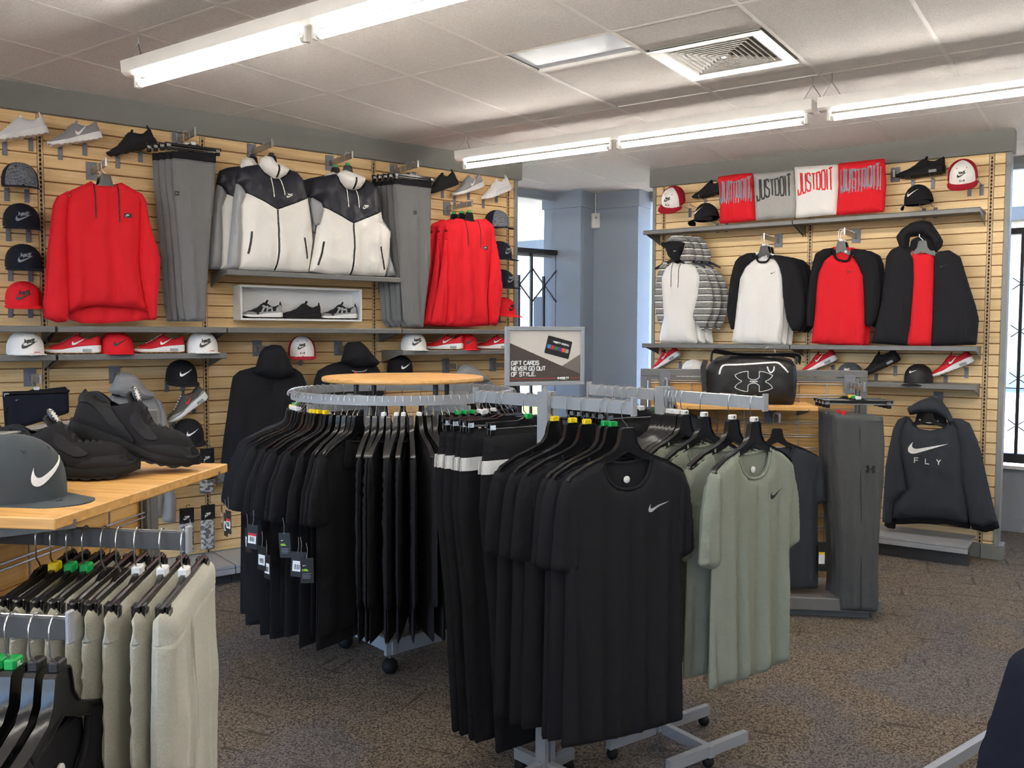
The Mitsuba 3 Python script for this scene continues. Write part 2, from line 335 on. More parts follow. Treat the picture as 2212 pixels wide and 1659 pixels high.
struct('wall_side', box(X1, X1 + .12, Y0, YB, 0, CEIL + .03), 'paint_grey')
struct('wall_far_left', box(X0 - .52, X0 - .4, Y0, 2.6, 0, CEIL + .03), 'paint_grey')
# shop front behind the camera: glass between mullions
struct('wall_front', cat(box(X0 - .5, X1, Y0 - .12, Y0, 2.6, CEIL + .03), box(X0 - .5, X1, Y0 - .12, Y0, 0, .35), box(X0 - .5, X0 - .2, Y0 - .12, Y0, .35, 2.6), box(5.6, X1, Y0 - .12, Y0, .35, 2.6)), 'paint_grey')
wf = struct('window_1', cat([box(x - .03, x + .03, Y0 - .1, Y0 - .02, .35, 2.6) for x in (-1.9, -.4, 1.1, 2.6, 4.1, 5.6)]), 'window_frame')
for x in (-1.9, -.4, 1.1, 2.6, 4.1):
    part(wf, 'pane', box(x + .03, x + 1.47, Y0 - .06, Y0 - .0599, .35, 2.6), 'pane_glass', smooth=False)

# windows that the photograph shows ---------------------------------------------
def gate(name, m, x0, x1, z0, z1, px, label, xs_zig, zs_zig):
    g = thing(name, label, 'security gate')
    part(g, 'frame', xf(cat(box(x0, x1, z1 - .045, z1, .0, .05), box(x1 - .045, x1, z0, z1, .0, .05), box(x0, x1, z0, z0 + .07, .0, .05)), m), 'iron_black', smooth=False)
    for i, x in enumerate(px):
        part(g, 'bar', xf(box(x - .011, x + .011, z0, z1 - (.04 if i % 2 == 0 else .26), .01, .032), m), 'iron_black', smooth=False)
    for (a, za), (b, zb) in zip(xs_zig, zs_zig):
        part(g, 'lattice_strip', xf(bar([a, za, .036], [b, zb, .036], .005, .018, (0, 0, 1)), m), 'iron_black', smooth=False)
    return g
w2 = struct('window_2', xf(cat(box(2.585, 2.62, 0, 2.9, -.02, .03), box(-.2, 2.6, 2.30, 2.345, -.04, .0), box(-.2, 2.6, 2.85, 2.89, -.02, .03), box(.2, .24, .1, 2.87, -.02, .03)), MW), 'window_frame')
part(w2, 'pane', xf(box(-2.5, 2.59, 2.345, 2.86, -.02, -.0199), MW), 'pane_glass', smooth=False)
part(w2, 'pane', xf(box(-2.5, 2.59, .10, 2.31, -.02, -.0199), MW), 'pane_glass', smooth=False)
z_a = []
sp = .155
base = 2.50
tops = [base - k * sp for k in range(12)]
zx, zz = [], []
for k in range(11):
    for zc in (2.02, 1.42, .82):
        for s_ in (-1, 1):
            if k % 2 == 0: zx.append((tops[k], zc + s_ * 0.16)); zz.append((tops[k + 1], zc))
            else: zx.append((tops[k], zc)); zz.append((tops[k + 1], zc + s_ * 0.16))
gate('folding_gate', MW, .3, 2.66, .08, 2.37, tops, 'black folding lattice gate before the glass beside the blue grey pier', zx, zz)
w3 = struct('window_3', cat(box(3.45, 3.5, YB, YB + .08, .53, 2.875), box(3.45, 5.6, YB, YB + .08, 2.33, 2.37), box(4.6, 4.65, YB, YB + .08, .53, 2.875), box(3.45, 5.6, YB, YB + .08, 2.835, 2.875)), 'window_frame')
part(w3, 'pane', box(3.5, 5.6, YB + .04, YB + .0401, .53, 2.87), 'pane_glass', smooth=False)
w4 = struct('window_4', cat(box(.575, 1.45, YB, YB + .08, 2.84, 2.875), box(1.40, 1.45, YB, YB + .08, .5, 2.875)), 'window_frame')
part(w4, 'pane', box(.575, 1.42, YB + .04, YB + .0401, .5, 2.87), 'pane_glass', smooth=False)
MB = frame([0, YB - .06, 0], [1, 0, 0])
zx, zz = [], []
xb = [3.775 + .17 * k for k in range(10)]
for k in range(-1, 9):
    for zc in (1.945, 1.58, 1.215, .85):
        x = 3.775 + .17 * k
        for s_ in (-1, 1):
            if k % 2 != 0: zx.append((max(x, 3.715), zc + s_ * (.125 if x >= 3.715 else .045))); zz.append((x + .17, zc))
            else: zx.append((x, zc)); zz.append((x + .17, zc + s_ * .125))
gate('folding_gate', MB, 3.64, 5.55, .56, 2.37, xb, 'black folding lattice gate over the window at the right edge of the photo', zx, zz)
# alarm sensor in the corner of the pier
al = thing('alarm_sensor', 'small white alarm sensor high in the corner of the blue grey pier', 'sensor')
part(al, 'case', xf(box(-.045, .045, -.075, .075, -.02, .03, .01), frame([.125, PB - .03, 2.66], [.8, .6, 0])), 'plastic_white')
part(al, 'lens', xf(lathe([[0, .004], [.006, .003], [.007, 0]], 10), frame([.125, PB - .03, 2.66], [.8, .6, 0]), move(.02, -.027, .03)), 'ring_black')
part(al, 'wire', tube([[.118, PB - .022, 2.73], [.12, PB - .024, 2.80], [.115, PB - .02, 2.86], [.117, PB - .02, 2.925]], .004), 'plastic_white')
# outside, seen white through the glass
struct('ground_outside', box(-60, 60, -60, 60, -.35, -.13), 'asphalt')
struct('pavement_outside', cat(xf(box(-9, 9, -.13, -.06, -2.2, -.12), MW), box(-4, 12, Y1 + .2, Y1 + 3, -.13, -.06)), 'sidewalk')
one('lawn', box(-24, 2, 9.2, 16, -.13, -.04), 'grass', 'strip of sunlit grass outside beyond the folding gate at the pier', 'lawn', kind='stuff', smooth=False)
bo = thing('building', 'pale building across the lot seen through the far windows', 'building')
part(bo, 'facade', box(-26, 22, 30, 36, -.1, 5.2), 'stucco', smooth=False)
part(bo, 'roof', box(-26.6, 22.6, 29.4, 36.6, 5.2, 5.6), 'metal_grey', smooth=False)
for k in range(8): part(bo, 'window', box(-22 + k * 5.2, -19.5 + k * 5.2, 29.95, 30.05, .9, 3.2), 'metal_dark', smooth=False)

# strip lights ---------------------------------------------------------------------
def strip_light(x0, y, label, vis=True):
    """8 ft channel with two 4 ft tubes in line, hung by wire hooks from the ceiling grid."""
    s = thing('strip_light', label, 'strip light', 'strip lights hung in rows from the ceiling' if not vis else None)
    L, z = 2.42, 2.735
    prof = sg.Polygon([(-.05, .012), (-.055, .065), (.055, .065), (.05, .012), (.03, 0), (-.03, 0)])
    m = frame([x0, y, z], [0, 1, 0])       # local z = +x
    part(s, 'channel', xf(extrude(prof, L), m), 'white_metal', smooth=20)
    for k in range(2):
        a, b = x0 + .075 + k * L / 2 - (.02 if k else 0), x0 + L / 2 - .045 + k * (L / 2 - .02)
        key = part(s, 'tube', xf(lathe([[0, 0], [.0165, .001], [.0175, .006], [.0175, b - a - .006], [.0165, b - a - .001], [0, b - a]], 20), frame([a, y, z - .037], [0, 1, 0])), 'white_matte', smooth=60)
        scene[key]['emitter'] = {'type': 'area', 'radiance': rgb(TUBE)}
        for e, sg_ in ((a, -1), (b, 1)):
            part(s, 'end_cap', xf(lathe([[0, -.018], [.015, -.018], [.0172, -.014], [.0172, .002], [0, .002]], 14), frame([e if sg_ < 0 else e + .016, y, z - .037], [0, 1, 0])), 'white_metal')
            part(s, 'lamp_holder', box(min(e + sg_ * .018, e + sg_ * .034), max(e + sg_ * .018, e + sg_ * .034), y - .014, y + .014, z - .055, z + .006, .003), 'white_metal', smooth=False)
    for hx in (x0 + .06, x0 + L - .01):
        part(s, 'hanging_wire', cat(tube([[hx, y, CEIL], [hx + .004, y, CEIL - .035], [hx, y, CEIL - .05]], .0035, 5),
             tube([[hx, y, CEIL - .045], [hx - .045, y - .02, z + .066]], .0022, 5), tube([[hx, y, CEIL - .045], [hx + .055, y - .02, z + .066]], .0022, 5)), 'steel_dull')
    return s
row1 = ['ceiling strip light with bare tubes, nearest and upper left in the photo', 'ceiling strip light with bare tubes leaving the top edge of the photo']
strip_light(.562, 0.0, row1[0]); strip_light(3.01, 0.0, row1[1]); strip_light(5.46, 0.0, 'ceiling strip light with bare tubes, third along the near row')
strip_light(.60, 2.4384, 'ceiling strip light with bare tubes ending above the gap between the slat walls'); strip_light(3.05, 2.4384, 'ceiling strip light with bare tubes at the right edge over the right slat wall')
strip_light(5.50, 2.4384, 'ceiling strip light with bare tubes, third along the far row')
for yy in (-2.4384, -4.8768):
    for xx in (.58, 3.02, 5.46): strip_light(xx, yy, 'ceiling strip light with bare tubes hung behind the photographer', False)
# outlines of the displayed clothes in metres on their wall (x along the wall, y above the floor)
D = {"rh1_body":[[-2.02,2.38],[-1.991,2.37],[-1.892,2.378],[-1.852,2.398],[-1.782,2.363],[-1.742,2.33],[-1.747,2.208],[-1.762,1.968],[-1.752,1.835],[-1.736,1.729],[-1.714,1.67],[-1.77,1.68],[-1.821,1.689],[-1.994,1.696],[-2.054,1.689],[-2.113,1.668],[-2.147,1.649],[-2.152,1.743],[-2.152,1.947],[-2.153,2.098],[-2.149,2.25],[-2.122,2.323],[-2.056,2.361]],
"rh1_back":[[-2.121,1.849],[-1.725,1.866],[-1.69,1.623],[-1.755,1.614],[-1.958,1.595],[-2.067,1.597],[-2.136,1.617]],
"rh1_sl":[[-2.122,2.328],[-2.174,2.293],[-2.195,2.246],[-2.212,2.119],[-2.229,1.98],[-2.243,1.841],[-2.256,1.703],[-2.253,1.624],[-2.185,1.597],[-2.15,1.606],[-2.143,1.693],[-2.145,1.845],[-2.145,2.048],[-2.134,2.226]],
"rh1_sr":[[-1.782,2.363],[-1.742,2.341],[-1.72,2.303],[-1.709,2.211],[-1.685,2.106],[-1.658,2.028],[-1.648,1.974],[-1.656,1.839],[-1.671,1.703],[-1.675,1.622],[-1.709,1.616],[-1.738,1.729],[-1.757,1.848],[-1.767,1.968],[-1.756,2.128],[-1.758,2.286]],
"rh1_hood":[[-2.029,2.367],[-2.01,2.395],[-1.991,2.376],[-1.899,2.381],[-1.854,2.396],[-1.82,2.379],[-1.855,2.349],[-1.934,2.331],[-1.994,2.335]],
"j1_yoke":[[-1.041,2.595],[-1.119,2.576],[-1.173,2.549],[-1.187,2.5],[-1.194,2.463],[-1.152,2.443],[-1.135,2.41],[-1.039,2.365],[-0.937,2.321],[-0.822,2.369],[-0.712,2.42],[-0.728,2.478],[-0.742,2.531],[-0.781,2.572],[-0.839,2.588],[-0.868,2.549],[-0.916,2.521],[-0.954,2.522],[-1.009,2.555]],
"j1_body":[[-1.135,2.408],[-1.156,2.382],[-1.172,2.328],[-1.17,2.154],[-1.181,1.979],[-1.182,1.939],[-1.073,1.938],[-0.961,1.937],[-0.714,1.941],[-0.703,2.004],[-0.682,2.143],[-0.691,2.281],[-0.712,2.419],[-0.822,2.367],[-0.937,2.319],[-1.039,2.363]],
"j1_sl":[[-1.19,2.465],[-1.2,2.412],[-1.211,2.359],[-1.232,2.15],[-1.252,1.975],[-1.249,1.936],[-1.182,1.938],[-1.168,1.979],[-1.159,2.155],[-1.16,2.329],[-1.13,2.393],[-1.136,2.419],[-1.158,2.449]],
"j1_sr":[[-0.72,2.522],[-0.681,2.416],[-0.647,2.289],[-0.653,2.196],[-0.673,2.213],[-0.691,2.378]],
"j1_hood":[[-1.045,2.593],[-1.035,2.63],[-1.003,2.651],[-0.966,2.649],[-0.938,2.615],[-0.9,2.611],[-0.843,2.586],[-0.868,2.548],[-0.911,2.52],[-0.949,2.514],[-1.004,2.544],[-1.032,2.567]],
"j2_yoke":[[-0.51,2.598],[-0.613,2.568],[-0.663,2.549],[-0.688,2.501],[-0.704,2.426],[-0.629,2.396],[-0.625,2.369],[-0.523,2.324],[-0.414,2.275],[-0.302,2.322],[-0.178,2.379],[-0.186,2.457],[-0.202,2.532],[-0.246,2.566],[-0.305,2.584],[-0.322,2.539],[-0.365,2.506],[-0.417,2.501],[-0.47,2.523],[-0.505,2.576]],
"j2_body":[[-0.625,2.366],[-0.656,2.228],[-0.678,2.097],[-0.709,1.948],[-0.547,1.932],[-0.411,1.938],[-0.15,1.94],[-0.122,2.034],[-0.104,2.25],[-0.165,2.304],[-0.178,2.377],[-0.302,2.32],[-0.414,2.273],[-0.523,2.322]],
"j2_sl":[[-0.699,2.427],[-0.625,2.396],[-0.61,2.344],[-0.641,2.249],[-0.676,2.246],[-0.695,2.336]],
"j2_sr":[[-0.192,2.4],[-0.151,2.326],[-0.096,2.252],[-0.099,2.075],[-0.06,1.979],[-0.054,1.95],[-0.122,1.939],[-0.139,1.975],[-0.121,2.074],[-0.132,2.23],[-0.176,2.304]],
"j2_hood":[[-0.515,2.596],[-0.484,2.614],[-0.458,2.626],[-0.38,2.607],[-0.31,2.591],[-0.316,2.557],[-0.348,2.516],[-0.402,2.497],[-0.454,2.505],[-0.495,2.547]],
"j1_zip":[[-0.937,2.321],[-0.933,2.171],[-0.933,2.037],[-0.951,1.941]],
"j1_zipt":[[-0.932,2.601],[-0.942,2.52]],
"j1_st1":[[-0.971,2.52],[-0.968,2.453],[-0.963,2.396]],
"j1_st2":[[-0.911,2.522],[-0.901,2.469],[-0.894,2.416]],
"j1_p1":[[-1.106,2.172],[-1.114,2.105],[-1.128,2.034]],
"j1_p2":[[-0.761,2.158],[-0.75,2.093],[-0.738,2.025]],
"j1_logo":[[-0.879,2.4],[-0.833,2.431]],
"j2_zip":[[-0.414,2.275],[-0.41,2.114],[-0.42,1.938]],
"j2_zipt":[[-0.401,2.578],[-0.411,2.501]],
"j2_st1":[[-0.449,2.498],[-0.452,2.432],[-0.447,2.38]],
"j2_st2":[[-0.377,2.5],[-0.376,2.439],[-0.371,2.382]],
"j2_p1":[[-0.622,2.143],[-0.64,2.063],[-0.664,1.987]],
"j2_p2":[[-0.207,2.136],[-0.188,2.06],[-0.172,1.981]],
"j2_logo":[[-0.344,2.377],[-0.29,2.409]],
"j2_hang":[[-0.427,2.65],[-0.426,2.706]],
"rh1_marks":[[-2.003,2.371],[-2.0,2.179],[-1.877,2.385],[-1.879,2.166],[-1.851,2.194],[-1.813,2.221],[-1.986,2.496],[-1.935,2.425]],
"pl1":[[-1.571,2.611],[-1.308,2.631],[-1.309,2.586],[-1.321,2.383],[-1.347,2.158],[-1.367,1.906],[-1.375,1.766],[-1.389,1.615],[-1.502,1.613],[-1.517,1.707],[-1.528,1.981],[-1.55,2.279],[-1.564,2.412],[-1.569,2.568]],
"pl2":[[-0.082,2.608],[0.232,2.637],[0.228,2.582],[0.224,2.355],[0.221,2.052],[0.184,1.798],[0.16,1.59],[0.042,1.589],[-0.004,1.643],[-0.037,2.039],[-0.069,2.331],[-0.085,2.554]],
"rh2_body":[[0.442,2.381],[0.48,2.376],[0.594,2.38],[0.711,2.406],[0.764,2.368],[0.777,2.294],[0.751,2.08],[0.725,1.813],[0.739,1.61],[0.543,1.596],[0.348,1.602],[0.342,1.802],[0.343,2.059],[0.34,2.263],[0.361,2.346]],
"rh2_sl":[[0.374,2.352],[0.345,2.294],[0.33,2.16],[0.306,2.006],[0.275,1.851],[0.232,1.667],[0.22,1.616],[0.281,1.601],[0.342,1.607],[0.361,1.751],[0.361,2.06],[0.357,2.213]],
"rh2_sr":[[0.718,2.401],[0.777,2.347],[0.798,2.243],[0.838,2.085],[0.859,1.892],[0.833,1.708],[0.806,1.606],[0.739,1.619],[0.725,1.813],[0.749,2.08],[0.738,2.239]],
"rh2_hood":[[0.429,2.371],[0.46,2.389],[0.498,2.387],[0.587,2.384],[0.665,2.401],[0.717,2.4],[0.678,2.365],[0.587,2.342],[0.485,2.345]],
"rh2_marks":[[0.507,2.378],[0.512,2.187],[0.626,2.383],[0.633,2.179],[0.659,2.172],[0.692,2.193],[0.355,2.458],[0.556,2.424]],
"bh1_hood":[[-1.067,1.29],[-1.033,1.398],[-1.018,1.43],[-0.99,1.457],[-0.942,1.471],[-0.884,1.466],[-0.855,1.429],[-0.836,1.391],[-0.807,1.326],[-0.786,1.283],[-0.828,1.259],[-0.896,1.246],[-0.973,1.254]],
"bh1_body":[[-1.037,1.329],[-1.14,1.304],[-1.182,1.269],[-1.197,1.197],[-1.217,1.063],[-1.247,0.884],[-1.268,0.723],[-1.232,0.679],[-1.15,0.654],[-0.96,0.629],[-0.713,0.608],[-0.684,0.941],[-0.684,1.208],[-0.716,1.28],[-0.766,1.314],[-0.903,1.345]],
"bh2_hood":[[-0.459,1.356],[-0.443,1.401],[-0.427,1.464],[-0.405,1.485],[-0.308,1.489],[-0.264,1.453],[-0.209,1.388],[-0.162,1.348],[-0.182,1.322],[-0.254,1.313],[-0.363,1.315]],
"bh2_body":[[-0.434,1.354],[-0.53,1.329],[-0.603,1.292],[-0.63,1.225],[-0.653,0.939],[-0.671,0.652],[-0.072,0.599],[-0.087,1.007],[-0.103,1.19],[-0.12,1.266],[-0.154,1.32],[-0.282,1.354]],
"bh3_hood":[[0.463,1.225],[0.482,1.258],[0.521,1.3],[0.559,1.321],[0.624,1.309],[0.69,1.275],[0.77,1.219],[0.791,1.184],[0.73,1.175],[0.598,1.192]],
"bh3_body":[[0.516,1.224],[0.452,1.172],[0.426,0.982],[0.413,0.555],[0.933,0.509],[0.904,0.958],[0.875,1.159],[0.807,1.2]],
"bh2_tag":[[-0.38,1.293],[-0.276,1.294],[-0.369,1.278],[-0.34,1.253]],
"gh_hood":[[-1.937,1.207],[-1.908,1.252],[-1.888,1.299],[-1.842,1.313],[-1.791,1.303],[-1.759,1.268],[-1.72,1.211],[-1.662,1.177],[-1.688,1.155],[-1.754,1.154],[-1.845,1.171],[-1.909,1.191]],
"gh_body":[[-1.903,1.185],[-1.943,1.135],[-1.965,0.986],[-1.977,0.713],[-1.969,0.485],[-1.912,0.464],[-1.754,0.452],[-1.633,0.422],[-1.616,0.607],[-1.611,0.892],[-1.621,1.085],[-1.654,1.15],[-1.741,1.161]],
"gh_sr":[[-1.657,1.154],[-1.628,1.139],[-1.597,1.049],[-1.578,0.948],[-1.561,0.746],[-1.547,0.529],[-1.553,0.378],[-1.629,0.402],[-1.629,0.61],[-1.634,0.895],[-1.645,1.037]],
"shorts":[[-2.465,1.211],[-2.154,1.241],[-2.14,1.212],[-2.14,1.092],[-2.302,1.044],[-2.457,1.002]],
"ph_hood":[[1.348,2.282],[1.401,2.298],[1.432,2.329],[1.488,2.341],[1.539,2.326],[1.579,2.302],[1.611,2.242],[1.635,2.194],[1.636,2.132],[1.586,2.098],[1.539,2.122],[1.507,2.145],[1.56,2.252],[1.465,2.28]],
"ph_mask":[[1.348,2.282],[1.465,2.283],[1.564,2.274],[1.557,2.227],[1.53,2.199],[1.526,2.144],[1.495,2.124],[1.451,2.141],[1.418,2.179],[1.401,2.231],[1.369,2.248]],
"ph_body":[[1.439,2.126],[1.495,2.105],[1.582,2.113],[1.637,2.081],[1.684,2.029],[1.682,1.956],[1.668,1.848],[1.631,1.702],[1.637,1.618],[1.662,1.475],[1.335,1.477],[1.338,1.548],[1.369,1.69],[1.354,1.855],[1.344,2.004],[1.379,2.077]],
"ph_sl":[[1.395,2.143],[1.33,2.098],[1.307,2.005],[1.289,1.856],[1.298,1.762],[1.316,1.668],[1.345,1.612],[1.385,1.69],[1.366,1.854],[1.36,1.996],[1.396,2.069]],
"ph_sr":[[1.625,2.096],[1.723,2.027],[1.774,1.917],[1.791,1.809],[1.777,1.719],[1.73,1.611],[1.703,1.571],[1.632,1.666],[1.62,1.702],[1.66,1.848],[1.673,1.993]],
"ph_str":[[1.451,2.118],[1.453,2.0],[1.45,1.923],[1.515,2.108],[1.517,1.998],[1.514,1.917]],
"rw_body":[[2.117,2.131],[2.046,2.068],[2.001,1.982],[1.985,1.841],[1.966,1.663],[1.943,1.481],[2.321,1.474],[2.335,1.626],[2.339,1.798],[2.332,1.936],[2.324,2.022],[2.298,2.075],[2.245,2.122],[2.221,2.099],[2.182,2.09],[2.146,2.102]],
"rw_sl":[[2.117,2.166],[2.059,2.166],[1.994,2.141],[1.962,2.107],[1.944,2.054],[1.924,1.966],[1.911,1.842],[1.902,1.735],[1.914,1.664],[1.938,1.585],[1.964,1.585],[1.979,1.77],[1.99,1.947],[2.039,2.051],[2.125,2.117]],
"rw_sr":[[2.245,2.146],[2.321,2.135],[2.398,2.111],[2.443,2.069],[2.472,1.966],[2.492,1.829],[2.501,1.693],[2.486,1.625],[2.453,1.574],[2.409,1.574],[2.366,1.66],[2.335,1.833],[2.325,1.971],[2.295,2.068]],
"rr_body":[[2.683,2.135],[2.626,2.087],[2.588,1.995],[2.577,1.895],[2.568,1.693],[2.546,1.483],[2.913,1.472],[2.922,1.624],[2.911,1.82],[2.904,1.951],[2.884,2.033],[2.825,2.101],[2.804,2.079],[2.762,2.075],[2.717,2.097]],
"rr_sl":[[2.689,2.174],[2.624,2.168],[2.565,2.137],[2.547,2.064],[2.529,1.964],[2.515,1.829],[2.508,1.693],[2.52,1.605],[2.557,1.605],[2.574,1.76],[2.582,1.962],[2.626,2.074],[2.693,2.124]],
"rr_sr":[[2.827,2.16],[2.912,2.146],[2.975,2.11],[3.001,2.045],[3.018,1.882],[3.015,1.753],[2.996,1.656],[2.957,1.597],[2.919,1.624],[2.911,1.82],[2.898,1.967],[2.835,2.098]],
"rw_hang":[[2.173,2.219],[2.196,2.089],[2.212,2.013],[2.258,2.025]],
"rr_hang":[[2.759,2.22],[2.762,2.075],[2.799,2.004],[2.827,2.019]],
"bz_hood":[[3.109,2.228],[3.144,2.277],[3.202,2.317],[3.272,2.331],[3.327,2.315],[3.375,2.243],[3.408,2.182],[3.403,2.145],[3.362,2.098],[3.336,2.187],[3.272,2.228],[3.199,2.22],[3.192,2.116],[3.141,2.134]],
"bz_l":[[3.155,2.172],[3.081,2.137],[3.052,2.091],[3.04,1.946],[3.029,1.785],[2.996,1.623],[2.966,1.486],[3.218,1.472],[3.242,1.781],[3.25,1.939],[3.241,2.066],[3.21,2.131]],
"bz_r":[[3.356,2.107],[3.447,2.118],[3.518,2.069],[3.542,1.991],[3.579,1.867],[3.619,1.743],[3.64,1.651],[3.632,1.482],[3.35,1.473],[3.352,1.622],[3.356,1.873],[3.356,1.998]],
"bz_in":[[3.2,2.139],[3.271,2.104],[3.358,2.115],[3.369,1.936],[3.377,1.622],[3.37,1.473],[3.185,1.472],[3.211,1.623],[3.219,1.878],[3.215,2.021]],
"bz_logo":[[3.402,2.003],[3.449,2.019]],
"fly_hood":[[3.214,1.04],[3.298,1.099],[3.376,1.128],[3.428,1.108],[3.475,1.047],[3.511,0.974],[3.49,0.929],[3.466,0.981],[3.396,1.015],[3.309,1.013],[3.236,0.993]],
"fly_body":[[3.222,0.987],[3.173,0.897],[3.161,0.782],[3.195,0.622],[3.229,0.476],[3.141,0.372],[3.132,0.256],[3.303,0.283],[3.469,0.297],[3.613,0.283],[3.609,0.452],[3.589,0.563],[3.568,0.812],[3.551,0.921],[3.495,0.98],[3.437,0.914],[3.366,0.893],[3.292,0.901]],
"fly_sl":[[3.222,0.99],[3.157,0.958],[3.128,0.894],[3.107,0.778],[3.083,0.616],[3.076,0.394],[3.071,0.225],[3.133,0.223],[3.147,0.372],[3.23,0.463],[3.207,0.624],[3.19,0.817]],
"fly_sr":[[3.495,0.986],[3.549,0.986],[3.605,0.958],[3.655,0.847],[3.709,0.618],[3.758,0.416],[3.791,0.314],[3.708,0.273],[3.625,0.284],[3.592,0.45],[3.551,0.594],[3.54,0.81]],
"fly_marks":[[3.238,0.707],[3.491,0.822],[3.287,0.663],[3.44,0.717]],
"ft_t1":[[1.761,2.786],[1.905,2.793],[2.041,2.79],[2.055,2.626],[2.077,2.423],[1.783,2.418],[1.788,2.577]],
"ft_t2":[[2.052,2.782],[2.358,2.779],[2.385,2.494],[2.372,2.423],[2.077,2.423],[2.063,2.626]],
"ft_t3":[[2.364,2.799],[2.681,2.786],[2.687,2.638],[2.676,2.425],[2.379,2.419],[2.384,2.529]],
"ft_t4":[[2.68,2.793],[3.001,2.794],[3.015,2.608],[3.008,2.42],[2.676,2.418],[2.691,2.638]],
"ua":[[1.017,1.128],[1.143,1.115],[1.278,1.113],[1.291,0.962],[1.291,0.763],[1.281,0.612],[1.274,0.412],[1.275,0.26],[1.283,0.134],[1.276,0.053],[1.084,0.054],[1.078,0.125],[1.082,0.278],[1.067,0.48],[1.032,0.756],[1.021,0.956]],
"ua_marks":[[1.216,0.831],[1.192,0.845],[1.24,0.816],[1.152,1.244],[0.951,1.185],[1.319,1.135]],
"bag":[[0.366,1.14],[0.356,1.268],[0.36,1.345],[0.382,1.382],[0.424,1.418],[0.494,1.434],[0.594,1.432],[0.766,1.425],[0.82,1.41],[0.846,1.375],[0.855,1.299],[0.849,1.203],[0.836,1.152],[0.648,1.144]],
"bag_zip":[[0.426,1.326],[0.435,1.359],[0.455,1.377],[0.52,1.38],[0.619,1.386],[0.693,1.392],[0.737,1.392],[0.762,1.374],[0.793,1.339]],
"bag_v":[[0.681,1.371],[0.687,1.351],[0.699,1.338],[0.714,1.351],[0.718,1.372]],
"bag_logo":[[0.513,1.344],[0.706,1.234],[0.422,1.228],[0.528,1.209]],
"bag_h":[[0.384,1.425],[0.424,1.456],[0.482,1.439],[0.643,1.429],[0.791,1.425],[0.84,1.431],[0.855,1.411]],
"gshelf":[[0.931,1.182],[0.932,1.138],[0.536,1.137]],
"gmisc":[[0.142,1.276],[1.172,1.265],[0.73,1.074]]}
# ---------------------------------------------------------------- cloth, decals
def dense(line, step):
    L = line.length; n = max(int(L / step), 8)
    return np.array([line.interpolate(i * L / n).coords[0] for i in range(n)])
def folds(seed=0, amp=.006, lam=.09, ylo=None, yhi=None, wr=.004, wl=.11):
    """Soft vertical folds that grow downwards from yhi to ylo, and shallow creases."""
    rng = np.random.default_rng(seed); ph = rng.random(3) * 6.28
    def fn(x, y):
        g = 1.0 if ylo is None else .15 + .85 * np.clip((yhi - y) / max(yhi - ylo, 1e-6), 0, 1)
        nz = meshkit.noise(np.stack([x * 5 + seed, y * 2.0, 0 * x], -1), seed)
        f = amp * g * (np.sin(2 * np.pi * x / lam + ph[0] + 2.6 * nz) + .5 * np.sin(2 * np.pi * x / (lam * .57) + ph[1] + 1.8 * nz + y * 3))
        return f + wr * (meshkit.fbm(np.stack([x / wl * 1.3, y / wl, 0 * x + seed], -1), 3, seed) - .5) * 2
    return fn
def puff(P, T=.02, w=.04, res=.014, fold=None, back=.6, zc=0.0, clip=None):
    """A padded sheet with the outline P: thickness T at the middle, rounded within w of the edge. Returns the mesh and its front height."""
    R = P if clip is None else P.intersection(clip)
    if R.geom_type != 'Polygon': R = max(R.geoms, key=lambda g: g.area)
    R = R.simplify(.0006)
    edge = P.boundary
    def hs(x, y):
        d = shapely.distance(edge, shapely.points(np.stack([x, y], -1)))
        return T * np.sqrt(np.maximum(1 - (1 - np.clip(d / w, 0, 1)) ** 2, 0))
    def front(x, y):
        h = hs(x, y)
        return zc + h + (fold(x, y) * np.clip(h / T, 0, 1) if fold else 0)
    rings = [dense(sg.LineString(r.coords), res * .8) for r in [R.exterior, *R.interiors]]
    x0, y0, x1, y1 = R.bounds
    gx, gy = np.meshgrid(np.arange(x0, x1, res), np.arange(y0, y1, res * .87))
    gx = gx + (np.arange(len(gx)) % 2)[:, None] * res / 2
    c = np.stack([gx.ravel(), gy.ravel()], -1)
    c = c[shapely.contains_xy(R.buffer(-res * .45), c[:, 0], c[:, 1])]
    p = np.vstack(rings + [c])
    t = Delaunay(p).simplices
    m = p[t].mean(1)
    t = t[shapely.contains_xy(R.buffer(1e-5), m[:, 0], m[:, 1])]
    a, b, d = p[t[:, 0]], p[t[:, 1]], p[t[:, 2]]
    ar = (b[:, 0] - a[:, 0]) * (d[:, 1] - a[:, 1]) - (b[:, 1] - a[:, 1]) * (d[:, 0] - a[:, 0])
    t = np.where((ar < 0)[:, None], t[:, ::-1], t)[np.abs(ar) > 1e-9]
    h = hs(p[:, 0], p[:, 1]); fo = fold(p[:, 0], p[:, 1]) * np.clip(h / T, 0, 1) if fold else 0
    n = len(p)
    zf, zb = zc + h + fo + .0006, zc - back * h + (.7 * fo if fold else 0) - .0006
    v = np.vstack([np.c_[p, zf], np.c_[p, zb]])
    f = [t, t[:, ::-1] + n]
    e = np.vstack([t[:, [0, 1]], t[:, [1, 2]], t[:, [2, 0]]])
    key = {tuple(x) for x in e.tolist()}
    rim = np.array([x for x in key if (x[1], x[0]) not in key])
    f += [np.c_[rim[:, 0], rim[:, 0] + n, rim[:, 1]], np.c_[rim[:, 1], rim[:, 0] + n, rim[:, 1] + n]]
    return TM(v, np.vstack(f)), front
def decal(S, surf, t=.0012, eps=.0006, step=.012):
    """Flat shape S raised t above the sheet z = surf(x, y)."""
    m = extrude(S, t)
    v, f = trimesh.remesh.subdivide_to_size(m.vertices, m.faces, step, max_iter=6)
    v[:, 2] += surf(v[:, 0], v[:, 1]) + eps
    return TM(v, f)
